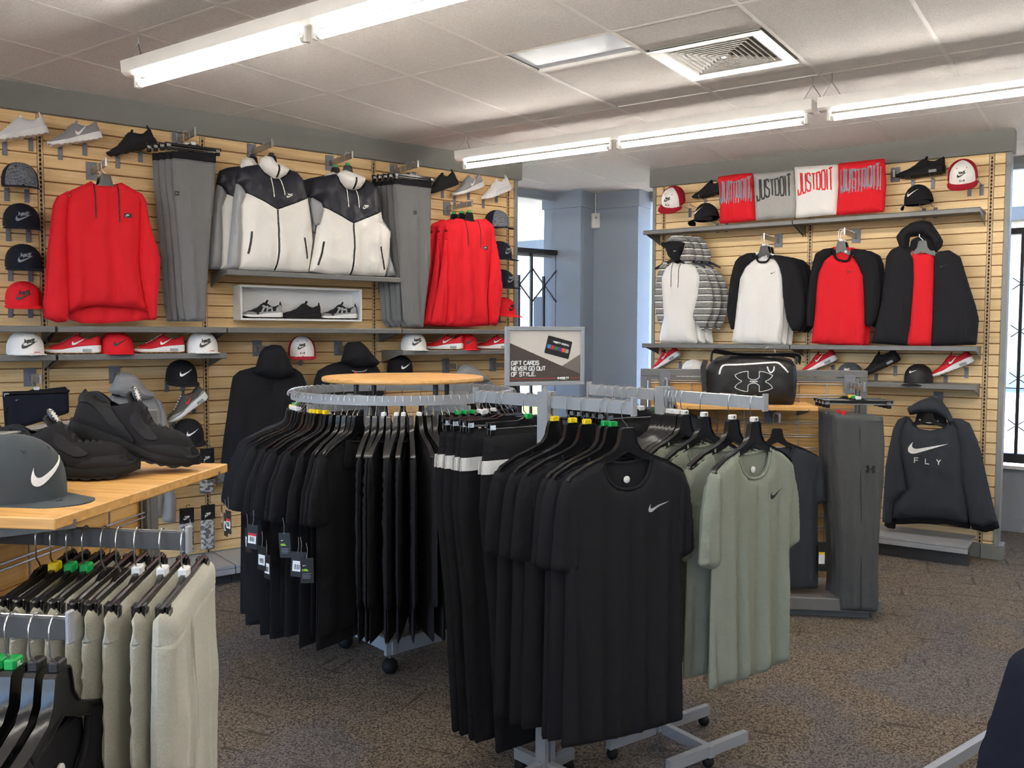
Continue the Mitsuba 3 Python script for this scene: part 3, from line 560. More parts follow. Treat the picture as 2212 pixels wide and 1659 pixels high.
def bez(p0, p1, p2, p3, n=12):
    t = np.linspace(0, 1, n, endpoint=False)[:, None]
    p0, p1, p2, p3 = map(np.array, (p0, p1, p2, p3))
    return (1 - t) ** 3 * p0 + 3 * (1 - t) ** 2 * t * p1 + 3 * (1 - t) * t * t * p2 + t ** 3 * p3
def _swoosh():
    P = np.array([[24, 7.8]])
    cur = np.array([6.442, 15.276]); pts = [P, cur[None]]
    for a, b, c in (((-1.456, .616), (-2.679, .925), (-3.668, .925)), ((-1.12, 0), (-1.933, -.392), (-2.437, -1.177)), ((-.317, -.504), (-.41, -1.143), (-.28, -1.918)),
                    ((.13, -.775), (.476, -1.6), (1.036, -2.478)), ((.467, -.71), (1.232, -1.643), (2.297, -2.8)), ((-.45, .6), (-.70, 1.22), (-.784, 1.848)),
                    ((-.28, 1.195), (-.028, 2.072), (.756, 2.632)), ((.373, .261), (.886, .392), (1.54, .392)), ((.522, 0), (1.11, -.084), (1.764, -.252))):
        pts.append(bez(cur, cur + a, cur + b, cur + c)); cur = cur + np.array(c)
    pts.append(cur[None])
    q = np.vstack(pts); q[:, 1] = -q[:, 1]
    q -= (q.min(0) + q.max(0)) / 2
    return poly(q / (q[:, 0].max() - q[:, 0].min())).buffer(0)
SWOOSH = _swoosh()          # unit width
def swoosh(w, cx=0, cy=0, deg=0, fat=1.0): return sa.translate(sa.rotate(sa.scale(SWOOSH, w, w * fat, origin=(0, 0)), deg, origin=(0, 0)), cx, cy)
# upright condensed capitals, drawn as strokes in a unit cell
GL = {'N': (['0,0 0,1 1,0 1,1'],), 'I': (['.5,0 .5,1'],), 'K': (['0,0 0,1', '1,1 0,.45 1,0'],), 'E': (['1,0 0,0 0,1 1,1', '0,.5 .85,.5'],), 'A': (['0,0 .5,1 1,0', '.2,.36 .8,.36'],),
      'R': (['0,0 0,1 .8,1 1,.85 1,.62 .8,.5 0,.5', '.5,.5 1,0'],), 'F': (['0,0 0,1 1,1', '0,.52 .85,.52'],), 'L': (['0,1 0,0 1,0'],), 'Y': (['0,1 .5,.5 1,1', '.5,.5 .5,0'],),
      'J': (['0,.25 .2,0 .8,0 1,.2 1,1'],), 'U': (['0,1 0,.15 .2,0 .8,0 1,.15 1,1'],), 'S': (['0,.15 .2,0 .8,0 1,.15 1,.4 0,.62 0,.85 .2,1 .8,1 1,.85'],), 'T': (['0,1 1,1', '.5,1 .5,0'],),
      'D': (['0,0 0,1 .75,1 1,.82 1,.18 .75,0 0,0'],), 'O': (['0,.15 0,.85 .2,1 .8,1 1,.85 1,.15 .8,0 .2,0 0,.15'],), 'G': (['1,.85 .8,1 .2,1 0,.85 0,.15 .2,0 .8,0 1,.15 1,.48 .55,.48'],),
      'C': (['1,.82 .8,1 .2,1 0,.85 0,.15 .2,0 .8,0 1,.18'],), 'V': (['0,1 .5,0 1,1'],), 'H': (['0,0 0,1', '1,0 1,1', '0,.5 1,.5'],), 'B': (['0,0 0,1 .75,1 .95,.88 .95,.62 .75,.52 0,.52', '.75,.52 1,.4 1,.12 .8,0 0,0'],),
      'P': (['0,0 0,1 .8,1 1,.85 1,.62 .8,.48 0,.48'],), 'M': (['0,0 0,1 .5,.45 1,1 1,0'],), '#': (['.25,0 .35,1', '.65,0 .75,1', '0,.33 1,.33', '0,.67 1,.67'],), '.': (['.4,0 .5,0'],), 'X': (['0,0 1,1', '0,1 1,0'],), '1': (['.2,.8 .5,1 .5,0'],),
      'W': (['0,1 .25,0 .5,.6 .75,0 1,1'],)}
def letters(text, h, w=.6, st=.16, gap=.22, slant=0.0):
    """Stroked capitals of height h; w cell width, st stroke, gap between, all in units of h. Centred on the origin."""
    out, x = [], 0.0
    for ch in text:
        if ch == ' ': x += w * .7; continue
        cw = w * (.25 if ch in 'I1.' else 1.0)
        for ln in GL[ch][0]:
            pts = [tuple(map(float, q.split(','))) for q in ln.split()]
            out.append(sg.LineString([(x + a * cw, st / 2 + b * (1 - st)) for a, b in pts]).buffer(st / 2, cap_style='flat' if ch not in '.' else 'square', join_style='mitre'))
        x += cw + gap
    s = unary_union(out)
    s = sa.affine_transform(s, [1, slant, 0, 1, -(x - gap) / 2 - slant * .5, -.5])
    return sa.scale(s, h, h, origin=(0, 0))
def wordmark(w, cx=0, cy=0, deg=0):
    """Slanted bold capitals NIKE riding on a swoosh."""
    s = swoosh(w, 0, -.10 * w)
    n = sa.translate(letters('NIKE', .235 * w, .62, .26, .16, .28), .03 * w, .115 * w)
    return sa.translate(sa.rotate(unary_union([s, n]), deg, origin=(0, 0)), cx, cy)
def _ua():
    a = np.vstack([bez((-1, .62), (-.78, .88), (-.52, 1.0), (-.30, 1.0), 8), [(-.30, 1.0), (-.30, .42)], bez((-.30, .42), (-.18, .20), (-.12, .17), (0, .17), 6),
                   bez((0, .17), (.12, .17), (.18, .20), (.30, .42), 6), [(.30, .42), (.30, 1.0)], bez((.30, 1.0), (.52, 1.0), (.78, .88), (1, .62), 8), [(1, .62)]])
    b = bez((1, .62), (.94, .34), (.78, .12), (.56, .0), 8)
    half = np.vstack([a, b])
    q = np.vstack([half, np.c_[half[::-1][:, 0], -half[::-1][:, 1]]])
    # right lower, then mirror to close on the left
    r = np.vstack([a, b, np.c_[b[::-1][:, 0], -b[::-1][:, 1]], np.c_[a[::-1][:, 0], -a[::-1][:, 1]], np.c_[-b[:, 0], -b[:, 1]], np.c_[-b[::-1][:, 0], b[::-1][:, 1]]])
    s = poly(r).buffer(0)
    return s.difference(sa.scale(sg.Point(0, 0).buffer(1, 24), .20, .055))
UA = _ua()                  # 2 wide

# ---------------------------------------------------------------- hangers
def hook_mesh(r=.0016):
    a = np.linspace(math.pi * 1.05, -.25, 12)
    p = [[0, -.092, 0], [0, -.078, 0], [-.021, -.056, 0], [-.022, -.022, 0]] + [[.022 * math.cos(t), -.018 + .021 * math.sin(t), 0] for t in a[1:]]
    return tube(p, r, 6)
HOOK = mikit.ply(hook_mesh(), 'chrome', 60)
_b = [(.020, -.084), (.026, -.090), (.029, -.105), (.034, -.130), (.050, -.152), (.085, -.168), (.150, -.192), (.205, -.222), (.214, -.234), (.205, -.240), (.150, -.214), (.085, -.192), (.045, -.180), (.022, -.168), (0, -.158)]
HBODY = sg.Polygon([(-x, y) for x, y in _b[::-1]] + _b)
def hanger_body():
    m = extrude(HBODY, .012, -.006)
    e = HBODY.buffer(.0005).boundary
    rim = extrude(HBODY.difference(HBODY.buffer(-.003)), .019, -.0095)
    return cat(m, rim)
HANG = mikit.ply(hanger_body(), 'plastic_black', 30)
RINGS = {c: mikit.ply(cat(box(-.0145, .0145, -.086, -.068, -.009, .009, .003), ), f'ring_{c}', 30) for c in ('green', 'yellow', 'white', 'black', 'red')}
RLET = {s: mikit.ply(xf(extrude(letters(s, .009, .6, .18, .2), .0006), move(0, -.077, .009)), 'print_black' if s != 'XL' else 'print_white', False) for s in ('M', 'L', 'XL', 'S')}
SIZEOF = {'green': 'XL', 'yellow': 'L', 'white': 'M', 'black': 'L', 'red': 'S'}
def hanger(m, ring, label, group=None, letter=False):
    h = thing('hanger', label, 'hanger', group)
    part(h, 'hook', HOOK, None, m); part(h, 'body', HANG, None, m)
    if ring:
        r = part(h, 'size_ring', RINGS[ring], None, m, label=f'{ring} plastic size ring')
        if letter: part(r, 'lettering', RLET[SIZEOF[ring]], None, m)
    return h
def clip_hanger_parts():
    barm = cat(box(-.165, .165, -.106, -.088, -.005, .005, .003), extrude(sg.Polygon([(-.02, -.080), (.02, -.080), (.045, -.09), (-.045, -.09)]), .008, -.004))
    clip = cat(box(-.011, .011, -.132, -.090, .005, .011, .002), box(-.011, .011, -.132, -.090, -.011, -.005, .002))
    spring = cat(*[tube([[-.012 + k * .004, -.114, .013], [-.012 + k * .004, -.098, .013]], .0012, 4) for k in range(6)])
    rod = tube([[-.155, -.112, 0], [.155, -.112, 0]], .0025, 6)
    return mikit.ply(barm, 'plastic_black', 30), mikit.ply(clip, 'plastic_black', 30), mikit.ply(spring, 'chrome', 30), mikit.ply(rod, 'chrome', 60)
CBAR, CCLIP, CSPR, CROD = clip_hanger_parts()
def clip_hanger(m, ring, label, group=None, w=1.0):
    h = thing('clip_hanger', label, 'hanger', group)
    part(h, 'hook', HOOK, None, m); part(h, 'bar', CBAR, None, m @ scl(w, 1, 1)); part(h, 'rod', CROD, None, m @ scl(w, 1, 1))
    for s in (-1, 1):
        c = part(h, 'clip', CCLIP, None, m @ move(s * .145 * w)); part(c, 'spring', CSPR, None, m @ move(s * .145 * w))
    if ring: part(h, 'size_ring', RINGS[ring], None, m, label=f'{ring} plastic size ring')
    return h

# ---------------------------------------------------------------- tees on hangers (origin: top of the bar; z: out along the bar)
def tee_meshes(seed, W=.25, Lg=.80, T=.016, sleeve=.25, res=.016, amp=.007, flare=.036, lam=.115):
    b = [(.088, -.176), (.150, -.196), (W - .02, -.226), (W + .002, -.262), (W - .012, -.40), (W - .010, -.60), (W, -.165 - Lg)]
    neck = [(.084, -.205), (.070, -.240), (.040, -.266), (0, -.274)]
    P = sg.Polygon(b + [(W * .5, -.165 - Lg - .006), (0, -.165 - Lg - .01), (-W * .5, -.165 - Lg - .006)] + [(-x, y) for x, y in b[::-1]] + [(-x, y) for x, y in neck[:-1]] + neck[::-1]).buffer(0)
    P = P.buffer(-.008).buffer(.008)
    fo = folds(seed, amp, lam, -.165 - Lg, -.22, .003)
    body, surf = puff(P, T, .045, res, fo, .5)
    Pb = sg.Polygon([(.088, -.176), (.06, -.186), (.03, -.192), (0, -.194), (-.03, -.192), (-.06, -.186), (-.088, -.176), (-.11, -.30), (.11, -.30)])
    backp, _ = puff(Pb, .003, .01, .02, None, 1, -.010)
    s = [(W - .040, -.224), (W - .005, -.238), (W + .014, -.285), (W + flare * .7, -.36), (W + flare, -.226 - sleeve), (W - .01, -.246 - sleeve), (W - .055, -.238 - sleeve), (W - .055, -.36)]
    sl = []
    for k in (-1, 1):
        S = sg.Polygon([(k * x, y) for x, y in s]).buffer(-.008).buffer(.01)
        sl.append(puff(S, T * 1.1, .03, res * .9, folds(seed + 3 + k, .004, .05, None, None, .004, .07), .9, -.004)[0])
    col = np.array([(-x, y) for x, y in [(.090, -.178)] + neck[:-1]] + neck[::-1] + [(.090, -.178)])
    z = np.array([float(surf(np.array([x]), np.array([y - .006]))[0]) for x, y in col]); z[[0, -1]] = .004
    cp = spline(np.c_[col, z - .001], 4, False)
    collar = strap(cp, .020, .004, [0, 0, 1])
    collar2 = cat(tube(cp, .0055, 6), tube(spline(np.array([[-.09, -.178, .002], [-.06, -.188, -.008], [0, -.196, -.012], [.06, -.188, -.008], [.09, -.178, .002]]), 4, False), .0055, 6))
    return dict(body=body, back=backp, sleeves=sl, collar=collar2, surf=surf)
TEEV = {}
def tee_set(fab, seed, **kw):
    k = (fab, seed, tuple(sorted(kw.items())))
    if k not in TEEV:
        t = tee_meshes(seed, **kw)
        TEEV[k] = dict(body=mikit.ply(t['body'], fab, 50), back=mikit.ply(t['back'], fab, 50), sl=[mikit.ply(s, fab, 50) for s in t['sleeves']], collar=mikit.ply(t['collar'], fab, 60), surf=t['surf'])
    return TEEV[k]
BUTTON = mikit.ply(lathe([[0, .004], [.006, .0035], [.009, .0015], [.009, -.001], [0, -.002]], 14), 'plastic_white', 40)
def tee(m, fab, seed, label, group=None, logo=None, button=False, **kw):
    s = tee_set(fab, seed, **kw)
    t = thing('tee_shirt', label, 'shirt', group)
    part(t, 'body', s['body'], None, m); part(t, 'back_neck', s['back'], None, m); part(t, 'collar', s['collar'], None, m)
    for q in s['sl']: part(t, 'sleeve', q, None, m)
    if button: part(t, 'security_button', BUTTON, None, m @ move(0, -.245, .000) @ scl(1.25), label='white security button')
    if logo: part(t, 'logo', xf(decal(swoosh(.075, .105, -.335, 4), s['surf'], .001, .0008), m), logo, smooth=False, label='small swoosh on the chest')
    return t
def edge_tee_set(): pass

# ---------------------------------------------------------------- caps (origin under the crown; z: brim direction)
def crown_pt(u, v, H=.118, a=.083, b=.098, q=3.0, p=2.0, front=.0):
    """u azimuth from the front (radians), v height 0..1."""
    s = np.maximum(1 - np.clip(v, 0, 1) ** q, 0) ** (1 / p)
    x, z = a * np.sin(u) * s, b * np.cos(u) * s
    seam = 1 - .012 * np.exp(-((np.mod(u + np.pi / 6 * 0, np.pi / 3) - np.pi / 6) / .05) ** 2 * 0) 
    return np.stack([x, v * H, z], -1)
def crown_mesh(lo, hi, off=0.0, v0=0.0, H=.118, n=28, nv=14, q=3.0, top=1.0):
    u = np.linspace(lo, hi, n); v = 1 - (1 - np.linspace(v0, top, nv)) ** 1.5
    U, V = np.meshgrid(u, v, indexing='ij')
    P = crown_pt(U, V, H, q=q)
    sm = np.abs(np.mod(U + np.pi / 6, np.pi / 3) - np.pi / 6)
    k = 1 + off - .014 * np.exp(-(np.minimum(sm, np.pi / 3 - sm) / .045) ** 2)
    P[..., 0] *= k; P[..., 2] *= k
    return grid(P[:, ::-1])
def crown_decal(S, H=.118, q=3.0, t=.0018, step=.008, y0=.0):
    m = extrude(S, t)
    v, f = trimesh.remesh.subdivide_to_size(m.vertices, m.faces, step, max_iter=6)
    hv = np.clip((v[:, 1] + y0) / H, 0, .97)
    s = np.maximum(1 - hv ** q, 0) ** .5
    uu = v[:, 0] / (.093 * np.maximum(s, .4))
    P = crown_pt(uu, hv, H, q=q); k = 1.0 + (.0015 + v[:, 2]) / .093
    P[:, 0] *= k; P[:, 2] *= k
    return TM(P, f)
def brim_mesh(length=.076, curve=.012, tilt=.10, t=.0035):
    u = np.linspace(-1.22, 1.22, 25); r = np.linspace(0, 1, 7)
    U, Rr = np.meshgrid(u, r, indexing='ij')
    base = crown_pt(U, 0 * U)
    w = np.cos(U / 1.22 * np.pi / 2) ** .55
    P = base.copy()
    P[..., 2] += Rr * length * w; P[..., 0] *= 1 + .10 * Rr
    P[..., 1] = .002 - curve * (P[..., 0] / .09) ** 2 * (.3 + .7 * Rr) - tilt * Rr * length * w
    P2 = P.copy(); P2[..., 1] -= t
    A, B = grid(P), grid(P2[::-1])
    edge = np.concatenate([P[:, -1], ]); e2 = P2[:, -1]
    side = grid(np.stack([e2, edge], 1))
    return cat(A, B, side)
def cap(m0, label, crown, brim=None, front=None, art=None, ink='print_white', group=None, curve=.010, H=.118, q=3.0, tilt=.10, button=None, air=False, sticker=False, size=1.10):
    k = thing('cap', label, 'cap', group)
    m = m0 @ scl(size)
    brim = brim or crown; button = button or crown
    if front:
        part(k, 'front_panel', crown_mesh(-1.05, 1.05, 0, H=H, q=q, n=22), front, m, 60)
        part(k, 'crown', crown_mesh(1.05, 2 * np.pi - 1.05, 0, H=H, q=q), crown, m, 60)
    else:
        part(k, 'crown', crown_mesh(0, 2 * np.pi, 0, H=H, q=q, n=40), crown, m, 60)
    part(k, 'brim', brim_mesh(curve=curve, tilt=tilt), brim, m, 40)
    part(k, 'button', lathe([[0, H + .004], [.006, H + .003], [.008, H - .001], [.006, H - .003]], 12), button, m, 60)
    if art is not None: part(k, 'emblem', crown_decal(art, H, q), ink, m, False, label='embroidered emblem')
    part(k, 'eyelet', cat(*[crown_decal(sg.Point(s * .030, .092).buffer(.0028, 6), H, q, .0012, .01) for s in (-1, 1)]), button, m, False)
    if sticker: part(k, 'size_sticker', cat(*[extrude(sg.box(-.012, -.004, .012, .004), .0008)]), 'ring_red', m @ move(.03, .010, .101) @ RX(-70), False)
    return k

# ---------------------------------------------------------------- sneakers (origin on the sole under the middle; toe towards -x; z: outer side)
def interp(t, xs, ys):
    from scipy.interpolate import PchipInterpolator
    return PchipInterpolator(xs, ys)(np.clip(t, 0, 1))
class Last:
    def __init__(s, L=.29, heel=.105, collar=.078, toe=.046, sole=.030, solef=.022, width=.052, tongue=.112):
        s.L = L
        s.w = lambda t: interp(t, [0, .03, .10, .28, .50, .75, .92, .98, 1], [.004, .022, .038, width, .043, .040, .034, .022, .004])
        s.m = lambda t: interp(t, [0, .05, .3, .6, 1], [solef + .010, solef + .002, solef, sole, sole + .008])
        s.h = lambda t: interp(t, [0, .04, .12, .25, .40, .52, .60, .70, .80, .92, .98, 1], [solef + .012, .036, toe, toe + .010, .078, tongue - .010, tongue - .002, collar + .012, collar + .004, heel - .008, heel - .002, heel - .014])
    def surf(s, t, h):
        """outer half width at height h (absolute) of station t"""
        w, m, H = s.w(t), s.m(t), s.h(t)
        k = np.clip((h - m) / np.maximum(H - m, 1e-4), 0, .995)
        return w * (1 - k ** 2.3) ** .45 * (1 + .06 * np.sin(np.pi * np.minimum(k * 2, 1)))
    def upper(s, n=46, k=22):
        t = np.linspace(0, 1, n); a = np.linspace(0, np.pi, 2 * k + 1)
        Tt, A = np.meshgrid(t, a, indexing='ij')
        w, m, H = s.w(Tt), s.m(Tt) - .004, s.h(Tt)
        c = np.cos(A); kk = np.clip(np.sin(A), 0, 1) ** .85
        hh = m + (H - m) * kk
        z = np.sign(c) * w * (np.maximum(1 - kk ** 2.3, 0)) ** .45 * (1 + .06 * np.sin(np.pi * np.minimum(kk * 2, 1)))
        op = np.clip((Tt - .58) / .08, 0, 1) * np.clip((.97 - Tt) / .05, 0, 1)
        inner = np.clip((kk - .90) / .10, 0, 1)
        # the foot opening: the middle of the top sinks
        hh = hh - op * inner * .050
        z = np.where((op > .3) & (kk > .9), np.sign(c) * np.maximum(np.abs(z), w * .52 * (1 - .5 * inner)), z)
        x = (Tt - .5) * s.L
        P = np.stack([x, hh, z], -1)
        return grid(P)
    def sole_mesh(s, flare=.004, y0=0.0, y1=None, rock=True, bite=0.0, waves=0):
        t = np.r_[np.linspace(0, .06, 6), np.linspace(.09, .93, 26), np.linspace(.95, 1, 6)]
        w = s.w(t) + flare
        spring = .016 * np.clip((.22 - t) / .22, 0, 1) ** 2 + .006 * np.clip((t - .86) / .14, 0, 1) ** 2
        lo = y0 + spring * 1.0
        if waves: lo = lo + np.where(np.sin(t * waves * 6.283) > .35, .0045, 0)
        hi = (s.m(t) if y1 is None else np.full_like(t, y1)) + (spring * .6 if y1 is not None else 0)
        xx = (t - .5) * (s.L + .008)
        def ring(sc, yy): return np.vstack([np.c_[xx, yy, w * sc], np.c_[xx[::-1], yy[::-1], -w[::-1] * sc]])
        R = np.stack([ring(.93, lo), ring(1.0, lo + .25 * (hi - lo)), ring(1.0, lo + .6 * (hi - lo)), ring(.95, hi)], 0)
        g = grid(np.concatenate([R, R[:, :1]], 1)[:, ::-1])
        n = len(t)
        def capf(r, flip):
            f = []
            for i in range(n - 1):
                a, b, c, d = i, i + 1, 2 * n - 2 - i, 2 * n - 1 - i
                q = [[a, b, c], [a, c, d]]
                f += [x[::-1] for x in q] if flip else q
            return TM(r, f)
        return cat(g, capf(R[0], False), capf(R[-1], True))
    def side(s, S, t=.0012, step=.008, out=.0016, sgn=1):
        """Shape S in (x, height) laid on the outer side."""
        m = extrude(S, t)
        v, f = trimesh.remesh.subdivide_to_size(m.vertices, m.faces, step, max_iter=6)
        z = s.surf(v[:, 0] / s.L + .5, v[:, 1]) + out + v[:, 2]
        v[:, 2] = z * sgn
        return TM(v, f if sgn > 0 else f[:, ::-1])
    def lace(s, n=5, t0=.30, t1=.54, wd=.017):
        out = []
        for k in range(n):
            t = t0 + (t1 - t0) * k / (n - 1)
            z = np.linspace(-1, 1, 9); h = float(s.h(t)) + .002
            out.append(strap(np.c_[np.full(9, (t - .5) * s.L) + .002 * z, h - .010 * np.abs(z) ** 2.2 * 1.6, z * wd], .008, .003, [1, .5, 0]))
        return cat(out)
    def tongue(s, hgt=.026):
        t = .585
        a = np.linspace(-1, 1, 9); b = np.linspace(0, 1, 5)
        A, B = np.meshgrid(a, b, indexing='ij')
        P = np.stack([(t - .5) * s.L - .01 + .022 * B, float(s.h(t)) - .016 + hgt * B - .008 * A ** 2, A * (.023 - .004 * B)], -1)
        Q = P.copy(); Q[..., 0] += .006
        return cat(grid(P), grid(Q[::-1]), grid(np.stack([P[:, -1], Q[:, -1]], 1)), grid(np.stack([Q[0], P[0]], 0).transpose(1, 0, 2)), grid(np.stack([P[-1], Q[-1]], 0).transpose(1, 0, 2)))
SHOE = {}
def sneaker(m, style, label, group=None):
    s = thing('sneaker', label, 'shoe', group)
    if style not in SHOE: SHOE[style] = STYLES[style]()
    for nm, (p, lb, sub) in SHOE[style].items():
        k = part(s, nm.rstrip('0123456789'), p, None, m, label=lb)
        for sn, sp in (sub or {}).items(): part(k, sn, sp, None, m)
    return s
def ply_(m, b, sm=40): return mikit.ply(m, b, sm)
def loop_mesh(L, r=.0028, h=.022):
    a = np.linspace(0, np.pi, 9); hx, hy = .5 * L.L - .012, float(L.h(.985)) - .006
    return tube(np.c_[hx + .002 * np.sin(a), hy + h * np.sin(a), .008 * np.cos(a)], r, 6)
def knit_shoe(fab, sole_b, logo, lace_b, loop=True):
    def fn():
        L = Last(heel=.108, collar=.082, toe=.044, sole=.034, solef=.024)
        d = dict(upper=(ply_(L.upper(), fab, 60), None, None), sole=(ply_(L.sole_mesh(.005, waves=9), sole_b, 35), None, None), tongue=(ply_(L.tongue(), fab, 50), None, None), laces=(ply_(L.lace(5), lace_b), None, None))
        if logo: d['swoosh'] = (ply_(L.side(swoosh(.105, .052, .066, 18, .9)), logo, False), 'swoosh on the side', None)
        if loop: d['heel_loop'] = (ply_(loop_mesh(L), fab, 60), None, None)
        return d
    return fn
def air_shoe(up, logo, sole='rubber_white', toe=None, lace_b='mesh_white', heelc=None, low='rubber_grey'):
    def fn():
        L = Last(heel=.110, collar=.084, toe=.046, sole=.040, solef=.024)
        d = dict(upper=(ply_(L.upper(), up, 60), None, None), sole=(ply_(L.sole_mesh(.005, .006), sole, 35), None, None), outsole=(ply_(L.sole_mesh(.0045, 0.0, .0065, waves=11), toe or low, 35), None, None),
                 tongue=(ply_(L.tongue(.03), up, 50), None, None), laces=(ply_(L.lace(6, .28), lace_b), None, None),
                 swoosh=(ply_(L.side(swoosh(.085, .045, .070, 14, .9)), logo, False), 'swoosh on the side', None),
                 air_window=(ply_(xf(extrude(sg.box(.062, .012, .102, .024).buffer(.003), .002), move(0, 0, .0445)), 'rubber_grey', False), 'grey oval window in the heel of the sole', None))
        for sgn in (1, -1):
            d[f'mudguard{sgn + 1}'] = (ply_(L.side(sg.Polygon(spline([(-.135, .030), (-.10, .042), (-.05, .036), (0, .040), (.04, .050), (.09, .052), (.13, .064), (.135, .046), (.06, .040), (-.06, .028)], 5)), sgn=sgn), heelc or up, 40), None, None)
        if toe: d['toe_bumper'] = (ply_(L.side(sg.Polygon(spline([(-.143, .022), (-.138, .040), (-.122, .042), (-.108, .030), (-.110, .022)], 5)), .003), toe, 40), 'gum rubber toe', None)
        return d
    return fn
def presto_shoe(base, toe_b, cage_b, sole_b, out_b):
    def fn():
        L = Last(heel=.112, collar=.086, toe=.050, sole=.038, solef=.026, tongue=.118)
        d = dict(upper=(ply_(L.upper(), base, 60), None, None), sole=(ply_(L.sole_mesh(.006, .006), sole_b, 35), None, None), outsole=(ply_(L.sole_mesh(.006, 0, .012, waves=0), out_b, 35), None, None), tongue=(ply_(L.tongue(.034), base, 50), None, None), laces=(ply_(L.lace(6, .30), base), None, None), heel_loop=(ply_(loop_mesh(L, .003, .018), base, 60), None, None))
        for sgn in (1, -1):
            d[f'toe_cap{sgn + 1}'] = (ply_(L.side(sg.Polygon(spline([(-.142, .034), (-.125, .046), (-.085, .047), (-.055, .038), (-.06, .027), (-.12, .028)], 5)), sgn=sgn), toe_b, 40), None, None)
            cage = unary_union([sg.LineString([(-.02, .036), (.01, .088)]).buffer(.006), sg.LineString([(.02, .038), (.03, .086)]).buffer(.006), sg.LineString([(-.03, .036), (.13, .050)]).buffer(.008), sg.LineString([(.0, .088), (.04, .074), (.06, .080)]).buffer(.007), sg.LineString([(.06, .045), (.058, .080)]).buffer(.006), sg.Polygon([(.085, .045), (.135, .05), (.138, .09), (.125, .100), (.095, .078)])])
            d[f'cage{sgn + 1}'] = (ply_(L.side(cage, .002, sgn=sgn), cage_b, 40), 'moulded side cage', None)
        return d
    return fn
def huarache_shoe():
    L = Last(L=.295, heel=.118, collar=.096, toe=.068, sole=.038, solef=.026, width=.055, tongue=.126)
    d = dict(upper=(ply_(L.upper(), 'suede_black', 60), None, None), sole=(ply_(L.sole_mesh(.006, .004), 'rubber_black', 35), None, None), outsole=(ply_(L.sole_mesh(.005, 0, .008, waves=12), 'rubber_black', 35), None, None), tongue=(ply_(L.tongue(.030), 'mesh_black', 50), None, None),
             laces=(ply_(L.lace(7, .26, .55), 'mesh_black'), None, None))
    for sgn in (1, -1):
        d[f'strap{sgn + 1}'] = (ply_(L.side(sg.Polygon(spline([(-.012, .036), (.0, .050), (.05, .086), (.105, .116), (.138, .108), (.142, .090), (.11, .092), (.06, .066), (.012, .036)], 5)), .0035, sgn=sgn), 'rubber_black', 40), 'rubber heel strap', None)
        d[f'toe_cap{sgn + 1}'] = (ply_(L.side(sg.Polygon(spline([(-.147, .034), (-.13, .050), (-.09, .052), (-.055, .042), (-.03, .030), (-.08, .026), (-.13, .028)], 5)), .0018, sgn=sgn), 'mesh_black', 40), None, None)
        d[f'overlay{sgn + 1}'] = (ply_(L.side(sg.Polygon(spline([(-.06, .058), (-.02, .078), (0, .098), (.012, .098), (.01, .076), (-.03, .052)], 5)), .0015, sgn=sgn), 'mesh_black', 40), None, None)
    hx, hy = (.585 - .5) * L.L - .006, float(L.h(.585)) + .002
    mm = frame([hx, hy, 0], [0, 0, 1], [.55, .83, 0])
    mm = move(.010, .006, 0) @ mm
    d['tongue_badge'] = (ply_(xf(extrude(sa.scale(sg.Point(0, 0).buffer(1, 20), .014, .021), .005), mm), 'ring_black', 40), 'oval badge with a white figure', dict(figure=ply_(xf(extrude(sa.scale(sg.Point(0, 0).buffer(1, 14), .007, .013), .001, .005), mm), 'print_white', False), beads=ply_(xf(cat(*[extrude(sg.Point(.0115 * math.cos(k * .393), .0178 * math.sin(k * .393)).buffer(.0017, 4), .001, .005) for k in range(16)]), mm), 'print_white', False)))
    return d
STYLES = dict(white_knit=knit_shoe('mesh_white', 'rubber_white', None, 'mesh_white'), grey_knit=knit_shoe('mesh_grey', 'rubber_white', 'print_white', 'mesh_grey', False), black_knit=knit_shoe('mesh_black', 'rubber_black', None, 'mesh_black'),
    red_air=air_shoe('mesh_red', 'print_white', toe='rubber_gum'), red_air_plain=air_shoe('mesh_red', 'print_white'), olive_air=air_shoe('mesh_olive', 'print_red', heelc='cage_grey'), black_air=air_shoe('suede_black', 'suede_black', 'rubber_black', None, 'mesh_black', None, 'rubber_black'),
    grey_presto=presto_shoe('mesh_black', 'mesh_grey', 'cage_grey', 'rubber_white', 'rubber_black'), black_presto=presto_shoe('mesh_black', 'suede_black', 'rubber_black', 'rubber_black', 'rubber_black'), huarache=huarache_shoe)
# ---------------------------------------------------------------- shelves on the slat walls
def shelf(m, x0, x1, z, depth, label, lip=.030, name='metal_shelf'):
    s = thing(name, label, 'shelf')
    part(s, 'deck', xf(box(x0 + .002, x1 - .002, z - .012, z, .012, depth - .004), m), 'metal_grey', smooth=False)
    pr = sg.Polygon([(depth - .012, z + .001), (depth - .003, z + .001), (depth + .002, z - .006), (depth + .002, z - lip), (depth - .006, z - lip - .004), (depth - .012, z - lip)])
    mm = m @ frame([x0 + .002, 0, 0], [0, 0, 1], [0, 1, 0]) @ RY(0)
    e = extrude(sa.scale(pr, -1, 1, origin=(0, 0)), x1 - x0 - .004)      # local x = -z of the wall, y up, depth along the wall
    part(s, 'front_lip', xf(e, m @ np.array([[0, 0, 1, x0 + .002], [0, 1, 0, 0], [-1, 0, 0, 0], [0, 0, 0, 1.0]])), 'metal_grey', smooth=20)
    for k, x in enumerate((x0 + .006, x1 - .009)):
        br = extrude(sg.Polygon([(-.004, z - .012), (-depth + .02, z - .014), (-depth + .02, z - .026), (-.03, z - .085), (-.004, z - .095)]), .003)
        part(s, 'bracket', xf(br, m @ np.array([[0, 0, 1, x], [0, 1, 0, 0], [-1, 0, 0, 0], [0, 0, 0, 1.0]])), 'metal_grey', smooth=False)
    return s
shelf(ML, -2.205, -1.268, 1.578, .31, 'grey metal shelf under the large red hoodie')
